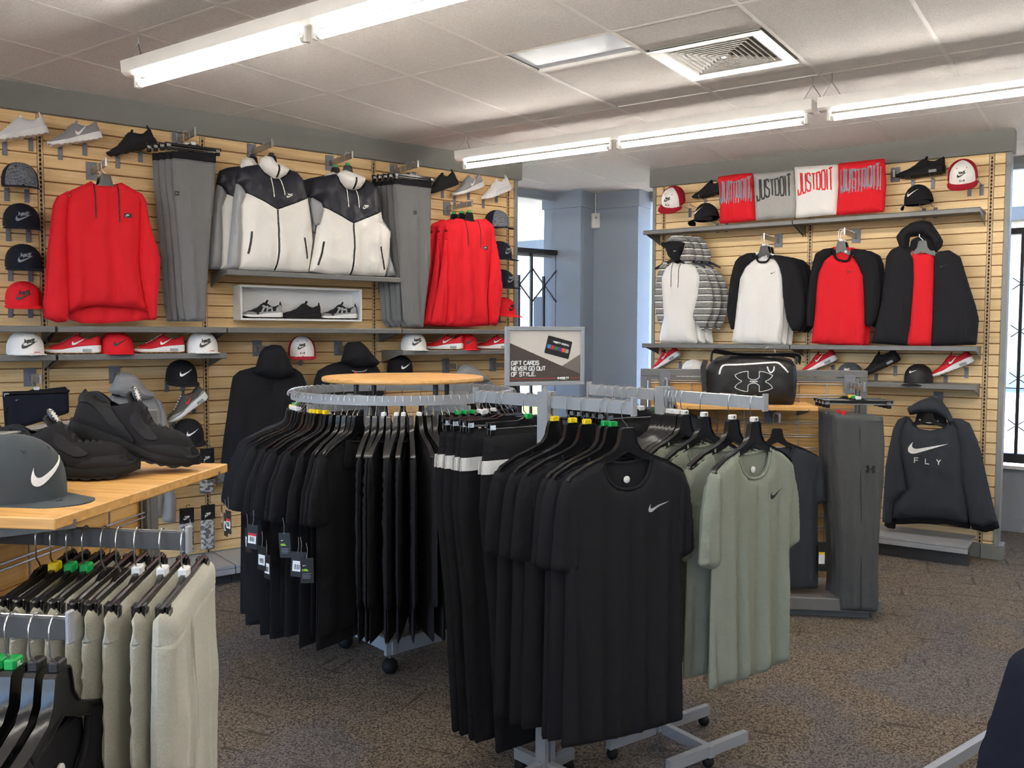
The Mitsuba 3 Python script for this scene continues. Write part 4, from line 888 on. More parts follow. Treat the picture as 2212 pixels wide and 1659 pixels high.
shelf(ML, -3.2, -2.215, 1.578, .31, 'grey metal shelf at the left edge of the photo, below the red cap')
shelf(ML, -1.262, -.032, 1.578, .31, 'long grey metal shelf below the white shoe display box')
shelf(ML, -.026, 1.13, 1.578, .31, 'grey metal shelf below the grey pants and the red hoodies by the sign')
shelf(ML, -2.205, -1.268, 1.422, .31, 'grey metal shelf carrying white caps and red sneakers at the left')
shelf(ML, -3.2, -2.215, 1.422, .31, 'lower grey metal shelf at the left edge of the photo, with a white cap')
shelf(ML, -.026, 1.13, 1.426, .31, 'grey metal shelf carrying a white cap and red sneakers beside the sign')
shelf(ML, -1.262, -.036, 1.932, .31, 'grey metal shelf under the two windbreakers')
shelf(ML, -1.250, -.08, .655, .27, 'low grey metal shelf behind the round rack')
shelf(MR, 1.190, 2.398, 2.388, .31, 'upper grey shelf, left half, below the first folded red and grey tees')
shelf(MR, 2.402, 3.632, 2.388, .31, 'upper grey shelf, right half, below the white and last red folded tees')
shelf(MR, 1.190, 2.398, 1.472, .31, 'grey shelf under the patterned hoodie and the white raglan shirt')
shelf(MR, 2.402, 3.632, 1.472, .31, 'grey shelf under the red raglan shirt and the black zip hoodie')
shelf(MR, 2.402, 3.632, 1.213, .31, 'grey shelf carrying a black cap and a red sneaker at the right')
shelf(MR, 1.190, 2.398, 1.213, .31, 'grey shelf mostly hidden behind the black duffel bag')
def deck(m, x0, x1, z, depth, label):
    d = thing('base_deck', label, 'base shelf')
    part(d, 'top', xf(box(x0, x1, z - .02, z, .006, depth, .002), m), 'metal_rack', smooth=False)
    part(d, 'front_rail', xf(box(x0, x1, z - .055, z - .022, depth - .02, depth + .002, .002), m), 'metal_rack', smooth=False)
    part(d, 'kick_plate', xf(box(x0, x1, 0, z - .055, depth - .09, depth - .075), m), 'metal_dark', smooth=False)
deck(ML, -2.20, -1.268, .125, .40, 'grey metal base deck of the left slat wall, by the joggers')
deck(ML, -1.262, -.03, .125, .40, 'grey metal base deck of the left slat wall beside the round rack')
deck(ML, -.024, 1.13, .125, .40, 'grey metal base deck of the left slat wall behind the round rack')
deck(MR, 2.41, 3.632, .150, .40, 'grey metal base deck below the hoodie printed FLY')
deck(MR, 1.20, 2.404, .150, .40, 'grey metal base deck behind the bag display')

# ---------------------------------------------------------------- arms and prongs
def faceout(m, x, z, label, L=.335):
    f = thing('faceout_hook', label, 'hook')
    mm = m @ move(x, z, 0)
    part(f, 'plate', xf(box(-.031, .031, -.052, .052, .001, .007, .001), mm), 'bracket_blue', smooth=False)
    a = cat(box(-.005, .005, -.020, .016, .006, L), box(-.006, .006, -.022, .028, L, L + .006, .001))
    teeth = [box(-.005, .005, .016, .021, L * k / 5 - .006, L * k / 5 + .006) for k in range(1, 5)]
    part(f, 'arm', xf(cat([a] + teeth), mm), 'steel_dull', smooth=False)
    return f
def prongs(m, x, z, gap, label, rise=0.0, L=.15):
    p = thing('display_prongs', label, 'bracket')
    for k, s in enumerate((-1, 1)):
        mm = m @ move(x + s * gap / 2, z + s * rise / 2, 0)
        pl = part(p, 'plate', xf(box(-.0125, .0125, -.075, .0, .001, .006, .001), mm), 'bracket_blue', smooth=False)
        part(p, 'rod', xf(tube([[0, -.012, .005], [0, -.006, .03], [0, -.004, L - .01], [0, .0, L], [0, .018, L + .003]], .0028, 6), mm), 'steel_dull', smooth=60)
    return p
LA = [(-1.945, 2.490, 'steel display arm holding the large red hoodie'), (-1.450, 2.728, 'steel display arm holding the left grey pants'), (-.975, 2.723, 'steel display arm above the left windbreaker'), (-.420, 2.721, 'steel display arm above the right windbreaker'),
      (.087, 2.722, 'steel display arm holding the grey pants beside the black sneaker'), (.548, 2.497, 'steel display arm holding the stack of red hoodies'), (-2.297, 1.288, 'short steel display arm holding the folded dark shorts'), (-1.844, 1.290, 'steel display arm behind the grey hood'),
      (-.955, 1.445, 'steel display arm over the left black hoodie'), (-.366, 1.442, 'steel display arm over the black hoodie with a red label'), (.537, 1.301, 'steel display arm behind the light grey hood'), (.987, 1.300, 'steel display arm beside the sign')]
for x, z, lb in LA: faceout(ML, x, z, lb, .16 if 'hood' in lb and 'red' not in lb.split('hoodie')[0] or 'red label' in lb else .335)
for x, z, lb in [(1.524, 2.289, 'steel display arm behind the patterned hood'), (2.201, 2.277, 'steel display arm of the white raglan shirts'), (2.780, 2.278, 'steel display arm of the red raglan shirts'), (3.24, 2.25, 'steel display arm inside the black zip hood'), (3.366, 1.093, 'steel display arm behind the hoodie printed FLY'), (3.04, 2.70, 'empty steel display arm between the last folded tee and the black sneaker')]:
    faceout(MR, x, z, lb, .05 if z == 2.70 else (.16 if 'hood' in lb else .335))

# ---------------------------------------------------------------- traced clothes
def P(n): return sg.Polygon(D[n]).buffer(.0).simplify(.0)
def sm(n, r=.008):
    """Traced outline with rounded corners."""
    q = P(n)
    return q.buffer(-r).buffer(2 * r).buffer(-r)
def cloth(parent, name, n, m, off, fab, T=.035, w=.07, seed=1, amp=.006, lam=.10, wr=.006, res=.014, clip=None, back=.35, label=None, outline=None, wl=.11):
    q = outline if outline is not None else sm(n)
    x0, y0, x1, y1 = q.bounds
    mesh, surf = puff(q, T, w, res, folds(seed, amp, lam, y0, y1, wr, wl), back, 0, clip)
    mm = m @ move(0, 0, off)
    k = part(parent, name, xf(mesh, mm), fab, smooth=60, label=label)
    return k, surf, mm
def on(parent, name, S, surf, mm, b, label=None, t=.0012, eps=.0008): return part(parent, name, xf(decal(S, surf, t, eps), mm), b, smooth=False, label=label)
def cord(parent, name, pts, surf, mm, b, r=.0024, lift=.004):
    q = spline(np.array(pts, float), 5, False)
    z = surf(q[:, 0], q[:, 1]) + lift
    return part(parent, name, xf(tube(np.c_[q, z], r, 5), mm), b, smooth=60)
def stripe(pts, wd): return sg.LineString(spline(np.array(pts, float), 5, False)).buffer(wd / 2, cap_style='flat')

# red hoodies, left wall
def red_hoodie(pre, m0, offs, marks, labels_, seed):
    for i, o in enumerate(offs):
        m = m0 @ move(-.022 * i * (pre == 'rh2'), 0, 0)
        h = thing('hoodie', labels_[i], 'hoodie', None)
        _, sb, mm = cloth(h, 'body', pre + '_body', m, o, 'fab_red', .05, .11, seed + i, .010, .13, .012)
        cloth(h, 'sleeve', pre + '_sl', m, o + .012, 'fab_red', .035, .05, seed + 5 + i, .005, .06, .013)
        cloth(h, 'sleeve', pre + '_sr', m, o + .010, 'fab_red', .035, .05, seed + 9 + i, .005, .06, .013)
        cloth(h, 'hood', pre + '_hood', m, o - .02, 'fab_red', .055, .05, seed + 2, .004, .05, .004)
        if pre == 'rh1' and i == 0: cloth(h, 'back_hem', 'rh1_back', m, o - .045, 'fab_red', .012, .03, seed + 8, .004, .12, .004)
        if i == 0:
            a = D[marks]
            for k in (0, 2): cord(h, 'drawstring', [a[k], a[k + 1]], sb, mm, 'print_black', .0028, .004)
            c = np.mean([a[4], a[5]], 0)
            lg = on(h, 'logo_patch', sg.box(c[0] - .022, c[1] - .012, c[0] + .022, c[1] + .012), sb, mm, 'print_black', 'black patch with a white swoosh')
            part(lg, 'emblem', xf(decal(wordmark(.026, c[0] - .003, c[1]), sb, .0008, .0022), mm), 'print_white', smooth=False)
            x0, y0, x1, y1 = P(pre + '_body').bounds
            cxm = (x0 + x1) / 2; wd = x1 - x0
            pk = sg.Polygon([(cxm - wd * .33, y0 + .07), (cxm - wd * .33, y0 + .16), (cxm - wd * .20, y0 + .30), (cxm + wd * .24, y0 + .30), (cxm + wd * .36, y0 + .16), (cxm + wd * .36, y0 + .07)])
            on(h, 'pocket', pk, sb, mm, 'fab_red', None, .003, .0)
        else: pass
        g = hanger(m @ move(a[6][0] if i == 0 else D[marks][6][0], 0, 0) @ move(0, [z for x, z, l in LA if abs(x - (-1.945 if pre == 'rh1' else .548)) < .01][0] + .022, o + .01), None if pre == 'rh1' else 'green', f'black hanger inside {labels_[i]}')
D['rh1_marks'][6][0] = -1.936; D['rh2_marks'][6][0] = .556
red_hoodie('rh1', ML, [.28, .20], 'rh1_marks', ['large red hoodie with black drawstrings at the left, frontmost on its arm', 'red hoodie hanging directly behind the large red one at the left'], 11)
red_hoodie('rh2', ML, [.28, .215, .15], 'rh2_marks', ['red hoodie with black drawstrings nearest the sign, frontmost of three', 'red hoodie in the middle of the stack of three near the sign', 'red hoodie against the wall, rearmost of the stack of three'], 31)

# windbreakers
def windbreaker(pre, off, label, seed, front=True, dx=0.0):
    ML = globals()['ML'] @ move(dx, 0, 0)
    j = thing('windbreaker', label, 'jacket')
    yk, bd = sm(pre + '_yoke', .004), sm(pre + '_body', .004)
    whole = unary_union([yk.buffer(.004), bd.buffer(.004)]).buffer(-.004)
    if whole.geom_type != 'Polygon': whole = max(whole.geoms, key=lambda g: g.area)
    fo = folds(seed, .006, .15, whole.bounds[1], whole.bounds[3], .011, .09)
    mm = ML @ move(0, 0, off)
    cut = sa.scale(bd, 1, 1)
    line = [p for p in D[pre + '_yoke']]
    # the chevron seam parts the dark yoke from the white front
    low = sg.Polygon([(-5, 0)] + ([(-5, D[pre + '_yoke'][5][1]), tuple(D[pre + '_yoke'][5])] if pre == 'j1' else [(-5, D[pre + '_yoke'][5][1]), tuple(D[pre + '_yoke'][5])]) + [tuple(D[pre + '_yoke'][k]) for k in (6, 7, 8, 9, 10)][0:5] + [(5, D[pre + '_yoke'][10 if pre == 'j1' else 10][1]), (5, 0)]).buffer(0)
    mb, sb = puff(whole, .05, .12, .012, fo, .3, 0, low)
    part(j, 'front', xf(mb, mm), 'nylon_white', smooth=60, label='white lower front')
    my, _ = puff(whole, .05, .12, .012, fo, .3, 0, sg.box(-9, -9, 9, 9).difference(low))
    part(j, 'yoke', xf(my, mm), 'nylon_navy', smooth=60, label='navy yoke with a chevron seam')
    cloth(j, 'sleeve', pre + '_sl', ML, off + .012, 'nylon_grey', .034, .05, seed + 3, .004, .05, .012, .011, wl=.07, label='light grey sleeve')
    cloth(j, 'sleeve', pre + '_sr', ML, off - .02, 'nylon_grey', .03, .04, seed + 4, .004, .05, .010, .011, wl=.07, label='light grey sleeve')
    _, sh, mh = cloth(j, 'hood', pre + '_hood', ML, off + .022, 'nylon_white', .055, .07, seed + 6, .004, .04, .010, .010, wl=.06, label='white gathered hood')
    if front:
        on(j, 'zip', stripe(D[pre + '_zip'], .010), sb, mm, 'print_black', 'black zip')
        on(j, 'zip', stripe(D[pre + '_zipt'], .012), lambda x, y: sh(x, y) + .022, mm, 'print_black', 'black zip')
        for q in ('_p1', '_p2'): on(j, 'pocket_zip', stripe(D[pre + q], .012), sb, mm, 'print_black', 'black pocket zip')
        for q in ('_st1', '_st2'): cord(j, 'drawstring', D[pre + q], sb, mm, 'nylon_white', .0030, .005)
        a = np.mean(D[pre + '_logo'], 0)
        on(j, 'logo', wordmark(.052, a[0], a[1], 4), sb, mm, 'print_white', 'small white emblem')
windbreaker('j1', .28, 'white and navy windbreaker with grey sleeves, left of the pair and in front', 41)
windbreaker('j1', .16, 'white and navy windbreaker hanging just behind the left one', 44, False, -.075)
windbreaker('j2', .285, 'white and navy windbreaker with grey sleeves, right of the pair and in front', 47)
windbreaker('j2', .17, 'white and navy windbreaker hanging just behind the right one', 49, False, -.035)
for i, (x, o, nm) in enumerate([(-.958, .285, 'left front'), (-1.033, .165, 'left rear'), (-.427, .285, 'right front'), (-.462, .175, 'right rear')]):
    hanger(ML @ move(x, 2.745, o), 'black' if x < -.6 else 'green', f'black hanger in the collar of the {nm} windbreaker')

# grey pants on the left wall
def pants(m, n, off, fab, label, group, seed, waist='fab_black', patch=None, hx=None, hz=None, ring='black'):
    p = thing('pants', label, 'pants', group)
    q = sm(n, .004); x0, y0, x1, y1 = q.bounds
    wb = sg.box(x0 - .1, y1 - .062, x1 + .1, y1 + .1)
    fo = folds(seed, .011, .13, y0, y1, .006, .12); mm = m @ move(0, 0, off)
    lg, sb = puff(q, .022, .035, .014, fo, .6, 0, sg.box(-9, -9, 9, y1 - .062))
    part(p, 'leg', xf(lg, mm), fab, smooth=60)
    wbm, _ = puff(q, .022, .035, .012, fo, .6, .001, wb)
    part(p, 'waistband', xf(wbm, mm), waist, smooth=60, label='dark waistband')
    if patch is not None:
        k = on(p, 'logo_patch', sg.box(patch[0] - .012, patch[1] - .013, patch[0] + .012, patch[1] + .013), sb, mm, 'print_black', 'small black patch')
        part(k, 'emblem', xf(decal(swoosh(.014, patch[0], patch[1]), sb, .0006, .0022), mm), 'print_white', smooth=False)
    sp = sg.LineString([((x0 + x1) / 2 + .03, y1 - .08), ((x0 + x1) / 2 + .01, (y0 + y1) / 2)])
    clip_hanger(m @ move(hx, hz, off), ring, 'black clip hanger of the ' + label.replace('heather grey pants with a black waistband', 'pants').replace('heather grey pants', 'pants'), None, 1.0)
    return p
def pnames(k): return ['front', 'second', 'third', 'rearmost'][k]
for k, o in enumerate((.28, .235, .19, .145)):
    pants(ML @ move(-.024 * k, 0, 0), 'pl1', o, 'fab_grey_pants', f'heather grey pants with a black waistband left of the windbreakers, {pnames(k)} of four', None, 60 + k, patch=(-1.545, 2.365) if k == 0 else None, hx=-1.441, hz=2.748, ring='white')
for k, o in enumerate((.285, .235, .19, .145, .10)):
    pants(ML @ move(-.017 * k, 0, 0), 'pl2', o, 'fab_grey_pants', f'heather grey pants right of the windbreakers, {(["front", "second", "third", "fourth", "rearmost"])[k]} of five', None, 70 + k, patch=(.078, 2.392) if k == 0 else None, hx=.087, hz=2.745, ring='black')

# dark and grey hoodies with hoods up
def hooded(m, pre, off, fab, label, seed, sleeves=(), hood_T=.07, amp=.008, arm=None):
    h = thing('hoodie', label, 'hoodie')
    k, sb, mm = cloth(h, 'body', pre + '_body', m, off, fab, .055, .12, seed, amp, .16, .010, .016)
    for s in sleeves: cloth(h, 'sleeve', s, m, off + .008, fab, .04, .06, seed + 7, .005, .06, .010)
    q = sm(pre + '_hood')
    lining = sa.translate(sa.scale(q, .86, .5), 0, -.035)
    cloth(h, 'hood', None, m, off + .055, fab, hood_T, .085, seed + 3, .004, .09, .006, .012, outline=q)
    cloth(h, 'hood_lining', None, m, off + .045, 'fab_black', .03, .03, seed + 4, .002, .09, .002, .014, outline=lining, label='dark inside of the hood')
    if False: pass
    return h, sb, mm
hooded(ML, 'bh1', .17, 'fab_black', 'black hoodie with its hood up, left of the round rack', 81, arm=(-.955, 1.445))
h, sb, mm = hooded(ML, 'bh2', .17, 'fab_black', 'black hoodie with a red neck label, behind the round rack', 84, arm=(-.366, 1.442))
part(h, 'neck_tape', xf(tube(spline(np.array([[-.385, 1.292, .075], [-.35, 1.284, .082], [-.30, 1.285, .082], [-.272, 1.296, .075]]), 4, False), .004, 6), mm), 'mesh_grey')
part(h, 'neck_label', xf(box(-.372, -.348, 1.255, 1.288, .080, .083, .001), mm), 'ring_red', smooth=False, label='red neck label')
hooded(ML, 'bh3', .17, 'fab_grey_hood', 'light grey hoodie of which the hood shows above the round rack', 87, arm=(.600, 1.301))
D['bh4_body'] = [[x + .47, y] for x, y in D['bh3_body']]; D['bh4_hood'] = [[x * .55 + .62, y - .03] for x, y in D['bh3_hood']]
hooded(ML, 'gh', .17, 'fab_grey_hood', 'grey hoodie with its hood up behind the black sneakers', 90, ['gh_sr'], arm=(-1.80, 1.290))
# black shirt hanging half behind the sign
t = tee(ML @ move(1.00, 1.322, .25) @ RY(40), 'fab_black', 5, 'black shirt on a hanger half hidden behind the sign'); hanger(ML @ move(1.00, 1.322, .25) @ RY(40), None, 'black hanger of the shirt half hidden behind the sign')
# folded shorts
s = thing('shorts', 'dark navy folded shorts on a clip hanger at the left edge', 'shorts')
k, sb, mm = cloth(s, 'body', 'shorts', ML, .22, 'fab_navy', .03, .04, 95, .004, .12, .005)
part(s, 'waistband', xf(puff(sm('shorts', .004), .032, .03, .012, None, .6, .001, sg.box(-9, 1.205, 9, 9))[0], mm), 'fab_black', smooth=60)
cord(s, 'drawcord', [[-2.44, 1.16], [-2.46, 1.10], [-2.455, 1.04], [-2.47, .99]], lambda x, y: 0 * x + .02, mm, 'fab_black', .004)
on(s, 'logo', swoosh(.016, -2.40, 1.178), sb, mm, 'print_white')
clip_hanger(ML @ move(-2.30, 1.312, .22), 'white', 'black clip hanger of the folded dark shorts')

# ---------------------------------------------------------------- right wall clothes
def knit_pat(p, n, uv):
    """Bands of knitted zigzag and plain stripes across the sleeve."""
    y = p.z / .052 + .25 * p.x
    b = y - dr.floor(y)
    zig = dr.abs((p.x * 160 + 0.0) - dr.floor(p.x * 160) - .5)
    tri = dr.select(dr.abs((p.z * 190 + zig) - dr.floor(p.z * 190 + zig) - .5) < .22, 1.0, 0.0)
    c = mikit.mix(lin(66, 66, 70), lin(186, 184, 178), tri)
    c = dr.select(b < .16, mi.Color3f(*lin(232, 232, 228)), c)
    c = dr.select((b > .22) & (b < .34), mi.Color3f(*lin(52, 52, 56)), c)
    return c
mat('knit_pattern', P_(knit_pat), .9, spec=.2)
wh = ['frontmost', 'second', 'rearmost']
for k, o in enumerate((.28, .21, .14)):
    h = thing('patterned_hoodie', f'white hoodie with grey patterned sleeves, {wh[k]} of three on its arm', 'hoodie')
    MRk = MR @ move(.038 * k, 0, 0)
    _, sb, mm = cloth(h, 'body', 'ph_body', MRk, o, 'fab_white', .055, .10, 101 + k, .006, .14, .008)
    cloth(h, 'sleeve', 'ph_sl', MRk, o + .010, 'knit_pattern', .020, .03, 104 + k, .003, .06, .006, label='patterned knit sleeve')
    cloth(h, 'sleeve', 'ph_sr', MRk, o + .008, 'knit_pattern', .022, .035, 107 + k, .003, .06, .008, label='patterned knit sleeve')
    _, sh, mh = cloth(h, 'hood', 'ph_hood', MRk, o + .02, 'knit_pattern', .045, .05, 109 + k, .003, .06, .004, label='patterned hood')
    hanger(MRk @ move(1.50, 2.311, o), None, f'black hanger inside the {wh[k]} patterned hoodie')
    if k == 0:
        _, sk, mk = cloth(h, 'face_mask', 'ph_mask', MR, o + .05, 'fab_black', .045, .07, 112, .002, .08, .004, label='black face mask stretched in the hood')
        on(h, 'logo', swoosh(.024, 1.500, 2.205), sk, mk, 'print_white')
        a = D['ph_str']
        cord(h, 'drawstring', a[0:3], sb, mm, 'print_black', .0025, .004); cord(h, 'drawstring', a[3:6], sb, mm, 'print_black', .0025, .004)
def raglan(pre, offs, fab, nm, seed, logo_xy, arm, tag=None):
    for k, o in enumerate(offs):
        r = thing('raglan_shirt', f'{nm} raglan shirt with long black sleeves, {["frontmost", "second", "rearmost"][k]} on its arm', 'shirt')
        MRk = MR @ move(.022 * k, -.004 * k, 0)
        _, sb, mm = cloth(r, 'body', pre + '_body', MRk, o, fab, .035, .07, seed + k, .006, .12, .005, label=f'{nm} front')
        cloth(r, 'sleeve', pre + '_sl', MRk, o + .008, 'fab_black', .032, .05, seed + 4 + k, .004, .05, .008)
        cloth(r, 'sleeve', pre + '_sr', MRk, o + .008, 'fab_black', .032, .05, seed + 8 + k, .004, .05, .008)
        b = D[pre + '_body']; nk = [q for q in b[-4:]]
        top = max(q[1] for q in D[pre + '_sl'])
        cx_ = np.mean([q[0] for q in nk])
        n0 = [b[-4], b[-3], b[-2], b[-1], b[0]] if len(b) > 15 else b[-4:] + [b[0]]
        pts = np.array([[D[pre + '_sr'][0][0], D[pre + '_sr'][0][1] - .004]] + n0[1:4] + [[D[pre + '_sl'][0][0], D[pre + '_sl'][0][1] - .004]])
        part(r, 'collar', xf(tube(np.c_[spline(pts, 5, False), np.full(21, .030)], .0075, 6), mm), 'fab_black')
        part(r, 'back_neck', xf(puff(sg.Polygon(list(map(tuple, pts)) + [(cx_, top - .05)]).convex_hull.buffer(.012), .004, .01, .012, None, 1, -.01)[0], mm), fab)
        hanger(MR @ move(arm[0], arm[1] + .022, o), 'white', f'black hanger of the {["frontmost", "second", "rearmost"][k]} {nm} raglan shirt')
        if k == 0:
            on(r, 'logo', swoosh(.040, *logo_xy, 8), sb, mm, 'print_black', 'small black swoosh')
            part(r, 'security_button', BUTTON, None, MR @ move(cx_, top - .035, o + .004) @ scl(1.2))
raglan('rw', (.28, .215, .15), 'fab_white', 'white', 121, (2.268, 2.008), (2.182, 2.277))
raglan('rr', (.28, .21), 'fab_red', 'red', 135, (2.823, 1.998), (2.745, 2.278))
h = thing('zip_hoodie', 'black zip hoodie worn open over a red shirt on the right wall', 'hoodie')
_, si, mi_ = cloth(h, 'body', 'bz_l', MR, .285, 'fab_black_b', .05, .09, 141, .006, .12, .008)
_, s2, m2 = cloth(h, 'body', 'bz_r', MR, .285, 'fab_black_b', .05, .09, 142, .006, .12, .008)
cloth(h, 'hood', 'bz_hood', MR, .27, 'fab_black_b', .075, .06, 143, .004, .08, .006)
on(h, 'logo', swoosh(.052, np.mean([q[0] for q in D['bz_logo']]), np.mean([q[1] for q in D['bz_logo']]), 6), s2, m2, 'fab_charcoal', 'small dark swoosh')
rs = thing('shirt', 'red shirt under the open black zip hoodie', 'shirt')
cloth(rs, 'body', 'bz_in', MR, .275, 'fab_red', .04, .05, 145, .004, .08, .005)
part(rs, 'back_neck', xf(puff(sg.Polygon([(3.19, 2.12), (3.37, 2.12), (3.35, 2.20), (3.28, 2.23), (3.21, 2.20)]), .006, .012, .014, None, 1, .0)[0], MR @ move(0, 0, .28)), 'fab_black')
hanger(MR @ move(3.285, 2.272, .30), None, 'black hanger in the neck of the black zip hoodie')
# hoodie printed FLY, and those behind it
h = thing('hoodie', 'charcoal hoodie printed FLY below a white swoosh, lowest at the right', 'hoodie')
_, sf, mf = cloth(h, 'body', 'fly_body', MR, .28, 'fab_slate', .06, .11, 151, .008, .15, .012)
cloth(h, 'sleeve', 'fly_sl', MR, .285, 'fab_slate', .045, .06, 152, .004, .06, .012); cloth(h, 'sleeve', 'fly_sr', MR, .285, 'fab_slate', .045, .06, 153, .004, .06, .012)
cloth(h, 'hood', 'fly_hood', MR, .30, 'fab_slate', .075, .045, 154, .004, .08, .006)
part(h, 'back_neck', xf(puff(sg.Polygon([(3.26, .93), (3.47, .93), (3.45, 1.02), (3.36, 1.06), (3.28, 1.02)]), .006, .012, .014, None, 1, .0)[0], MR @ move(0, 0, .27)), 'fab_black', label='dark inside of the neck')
part(h, 'neck_tape', xf(tube(spline(np.array([[3.295, .966, .012], [3.33, .950, .016], [3.38, .949, .016], [3.415, .962, .012]]), 4, False), .005, 6), mf), 'mesh_white', label='white neck tape')
on(h, 'swoosh', swoosh(.255, 3.363, .775, 0, .95), sf, mf, 'print_white', 'large white swoosh')
on(h, 'lettering', sa.translate(letters('FLY', .040, .60, .13, 1.15), 3.362, .688), sf, mf, 'print_white', 'white letters FLY')
hanger(MR @ move(3.357, 1.115, .30), None, 'black hanger in the neck of the hoodie printed FLY')
for k, o in enumerate((.21, .15)):
    h = thing('hoodie', f'dark hoodie behind the one printed FLY, {["second", "third"][k]} from the front', 'hoodie')
    up = move(0, -.045 - .02 * k, 0)
    cloth(h, 'body', 'fly_body', MR @ up, o, 'fab_black_b', .05, .11, 156 + k, .008, .15, .012)
    cloth(h, 'sleeve', 'fly_sl', MR @ up, o, 'fab_black_b', .04, .06, 158 + k, .004, .06, .012); cloth(h, 'sleeve', 'fly_sr', MR @ up, o, 'fab_black_b', .04, .06, 160 + k, .004, .06, .012)
    hanger(MR @ move(3.357, 1.115, o), None, f'black hanger of the dark hoodie {["second", "third"][k]} behind the FLY print')
# four tees folded in half and leaning on the upper shelf
def folded_tee(n, fab, ink, label, seed, dim=False):
    f = thing('folded_tee', label, 'shirt')
    q = sm(n, .006)
    k, sb, mm = cloth(f, 'body', None, MR, .17, fab, .035, .05, seed, .005, .16, .007, .013, outline=q)
    x0, y0, x1, y1 = q.bounds; w = x1 - x0
    L = letters('JUSTDOIT', .13, .20, .085, .075)
    b = L.bounds; L = sa.scale(L, .80 * w / (b[2] - b[0]), 1, origin=(0, 0))
    v = lambda x, y: (x, y * (1.0 + .55 * abs(x) / (.4 * w)) - 0.0)
    L = shapely.transform(shapely.segmentize(L, .01), lambda a: np.c_[a[:, 0], a[:, 1] * (.95 + .45 * np.abs(a[:, 0]) / (.4 * w))])
    sl = (D[n][1][1] - D[n][0][1]) / (D[n][1][0] - D[n][0][0])
    L = sa.rotate(L, math.degrees(math.atan(.06)), origin=(0, 0))
    L = sa.translate(L, (x0 + x1) / 2 + .0, y1 - .125)
    on(f, 'lettering', L.intersection(q.buffer(-.006)), sb, mm, ink, 'capital letters JUST DO IT')
    if dim:
        rng = random.Random(seed)
        for j in range(3):
            lx = (x0 + x1) / 2 + (j - 1) * .26 * w
        st = unary_union([sg.box((x0 + x1) / 2 + (i / 13 - .5) * .80 * w - .0035, y1 - .21 - rng.random() * .02, (x0 + x1) / 2 + (i / 13 - .5) * .80 * w + .004, y1 - .045 - rng.random() * .02) for i in range(14)])
        on(f, 'print', st.intersection(q.buffer(-.008)), sb, mm, ink, 'streaked grey print over the letters')
folded_tee('ft_t1', 'fab_red', 'print_grey', 'red folded tee with streaked grey print, leftmost of the four', 171, True)
folded_tee('ft_t2', 'fab_grey_tee', 'print_black', 'grey folded tee with black capitals', 172)
folded_tee('ft_t3', 'fab_white', 'print_red', 'white folded tee with red capitals', 173)
folded_tee('ft_t4', 'fab_red', 'print_grey', 'red folded tee with streaked grey print, rightmost of the four', 174, True)

# ---------------------------------------------------------------- caps
def wcap(m, x, z, off, yaw, label, pitch=0, roll=0, **kw):
    return cap(m @ move(x, z, off) @ RY(yaw) @ RX(pitch) @ RZ(roll), label, **kw)
for x, z, lb in [(-2.337, 2.345, 'left heather cap'), (-2.335, 2.123, 'upper navy cap'), (-2.33, 1.901, 'lower navy cap'), (-2.335, 1.697, 'red cap at the left edge'), (.935, 2.376, 'heather cap by the trim'), (.96, 2.138, 'upper dark cap by the trim'), (.985, 1.92, 'lower dark cap by the trim'), (1.0, 1.703, 'red cap by the trim'),
                 (-.699, 1.396, 'white and maroon cap'), (-1.491, 1.248, 'black cap with a white swoosh, upper left'), (.061, 1.26, 'black cap above the round rack'), (-1.453, .882, 'lower black cap with a white swoosh')]:
    prongs(ML, x, z + .004, .10, f'pair of steel prongs under the {lb}')
WM = sa.translate(wordmark(.085, 0, 0, 6), 0, .055)
SW = sa.translate(swoosh(.080, 0, 0, 8), .005, .056)
wcap(ML, -2.337, 2.346, .115, -2, 'heather grey cap with navy sides, top of the left column', crown='fab_navy', front='fab_cap_heather', pitch=6)
wcap(ML, -2.335, 2.124, .115, -2, 'navy cap with a grey emblem, second in the left column', crown='fab_navy', art=WM, ink='thread_grey', pitch=6)
wcap(ML, -2.33, 1.902, .115, -2, 'navy cap with a grey emblem, third in the left column', crown='fab_navy', art=WM, ink='thread_grey', pitch=6)
wcap(ML, -2.335, 1.698, .115, -6, 'red cap with a black emblem at the left edge', crown='fab_red', art=WM, ink='print_black', pitch=6, sticker=False)
wcap(ML, .935, 2.377, .115, 0, 'heather grey cap with navy back beside the trim', crown='fab_navy', front='fab_cap_heather', pitch=6)
wcap(ML, .96, 2.139, .115, 12, 'dark cap behind the red hoodies, upper of two', crown='fab_navy', art=WM, ink='thread_grey', pitch=6)
wcap(ML, .985, 1.921, .115, 12, 'dark cap behind the red hoodies, lower of two', crown='fab_navy', art=WM, ink='thread_grey', pitch=6)
wcap(ML, 1.0, 1.704, .115, 12, 'red cap behind the red hoodies beside the trim', crown='fab_red', art=WM, ink='print_black', pitch=6)
wcap(ML, -2.345, 1.425, .19, 4, 'white cap with a black emblem at the left end of the shelf', crown='fab_white', art=WM, ink='print_black', curve=.003, tilt=.02, sticker=True)
wcap(ML, -1.872, 1.425, .18, -4, 'red cap with a black swoosh between two red sneakers at the left', crown='fab_red', art=SW, ink='print_black', curve=.006, tilt=.03)
wcap(ML, -1.376, 1.425, .18, -4, 'white cap with a black emblem at the right end of the left shelf', crown='fab_white', art=WM, ink='print_black', curve=.003, tilt=.02, sticker=True)
wcap(ML, .150, 1.429, .17, -14, 'white cap with a black emblem on the shelf nearer the sign', crown='fab_white', art=WM, ink='print_black', curve=.003, tilt=.02)
wcap(ML, .605, 1.429, .16, -10, 'red cap with a black swoosh on the shelf nearer the sign', crown='fab_red', art=SW, ink='print_black', curve=.006, tilt=.03)
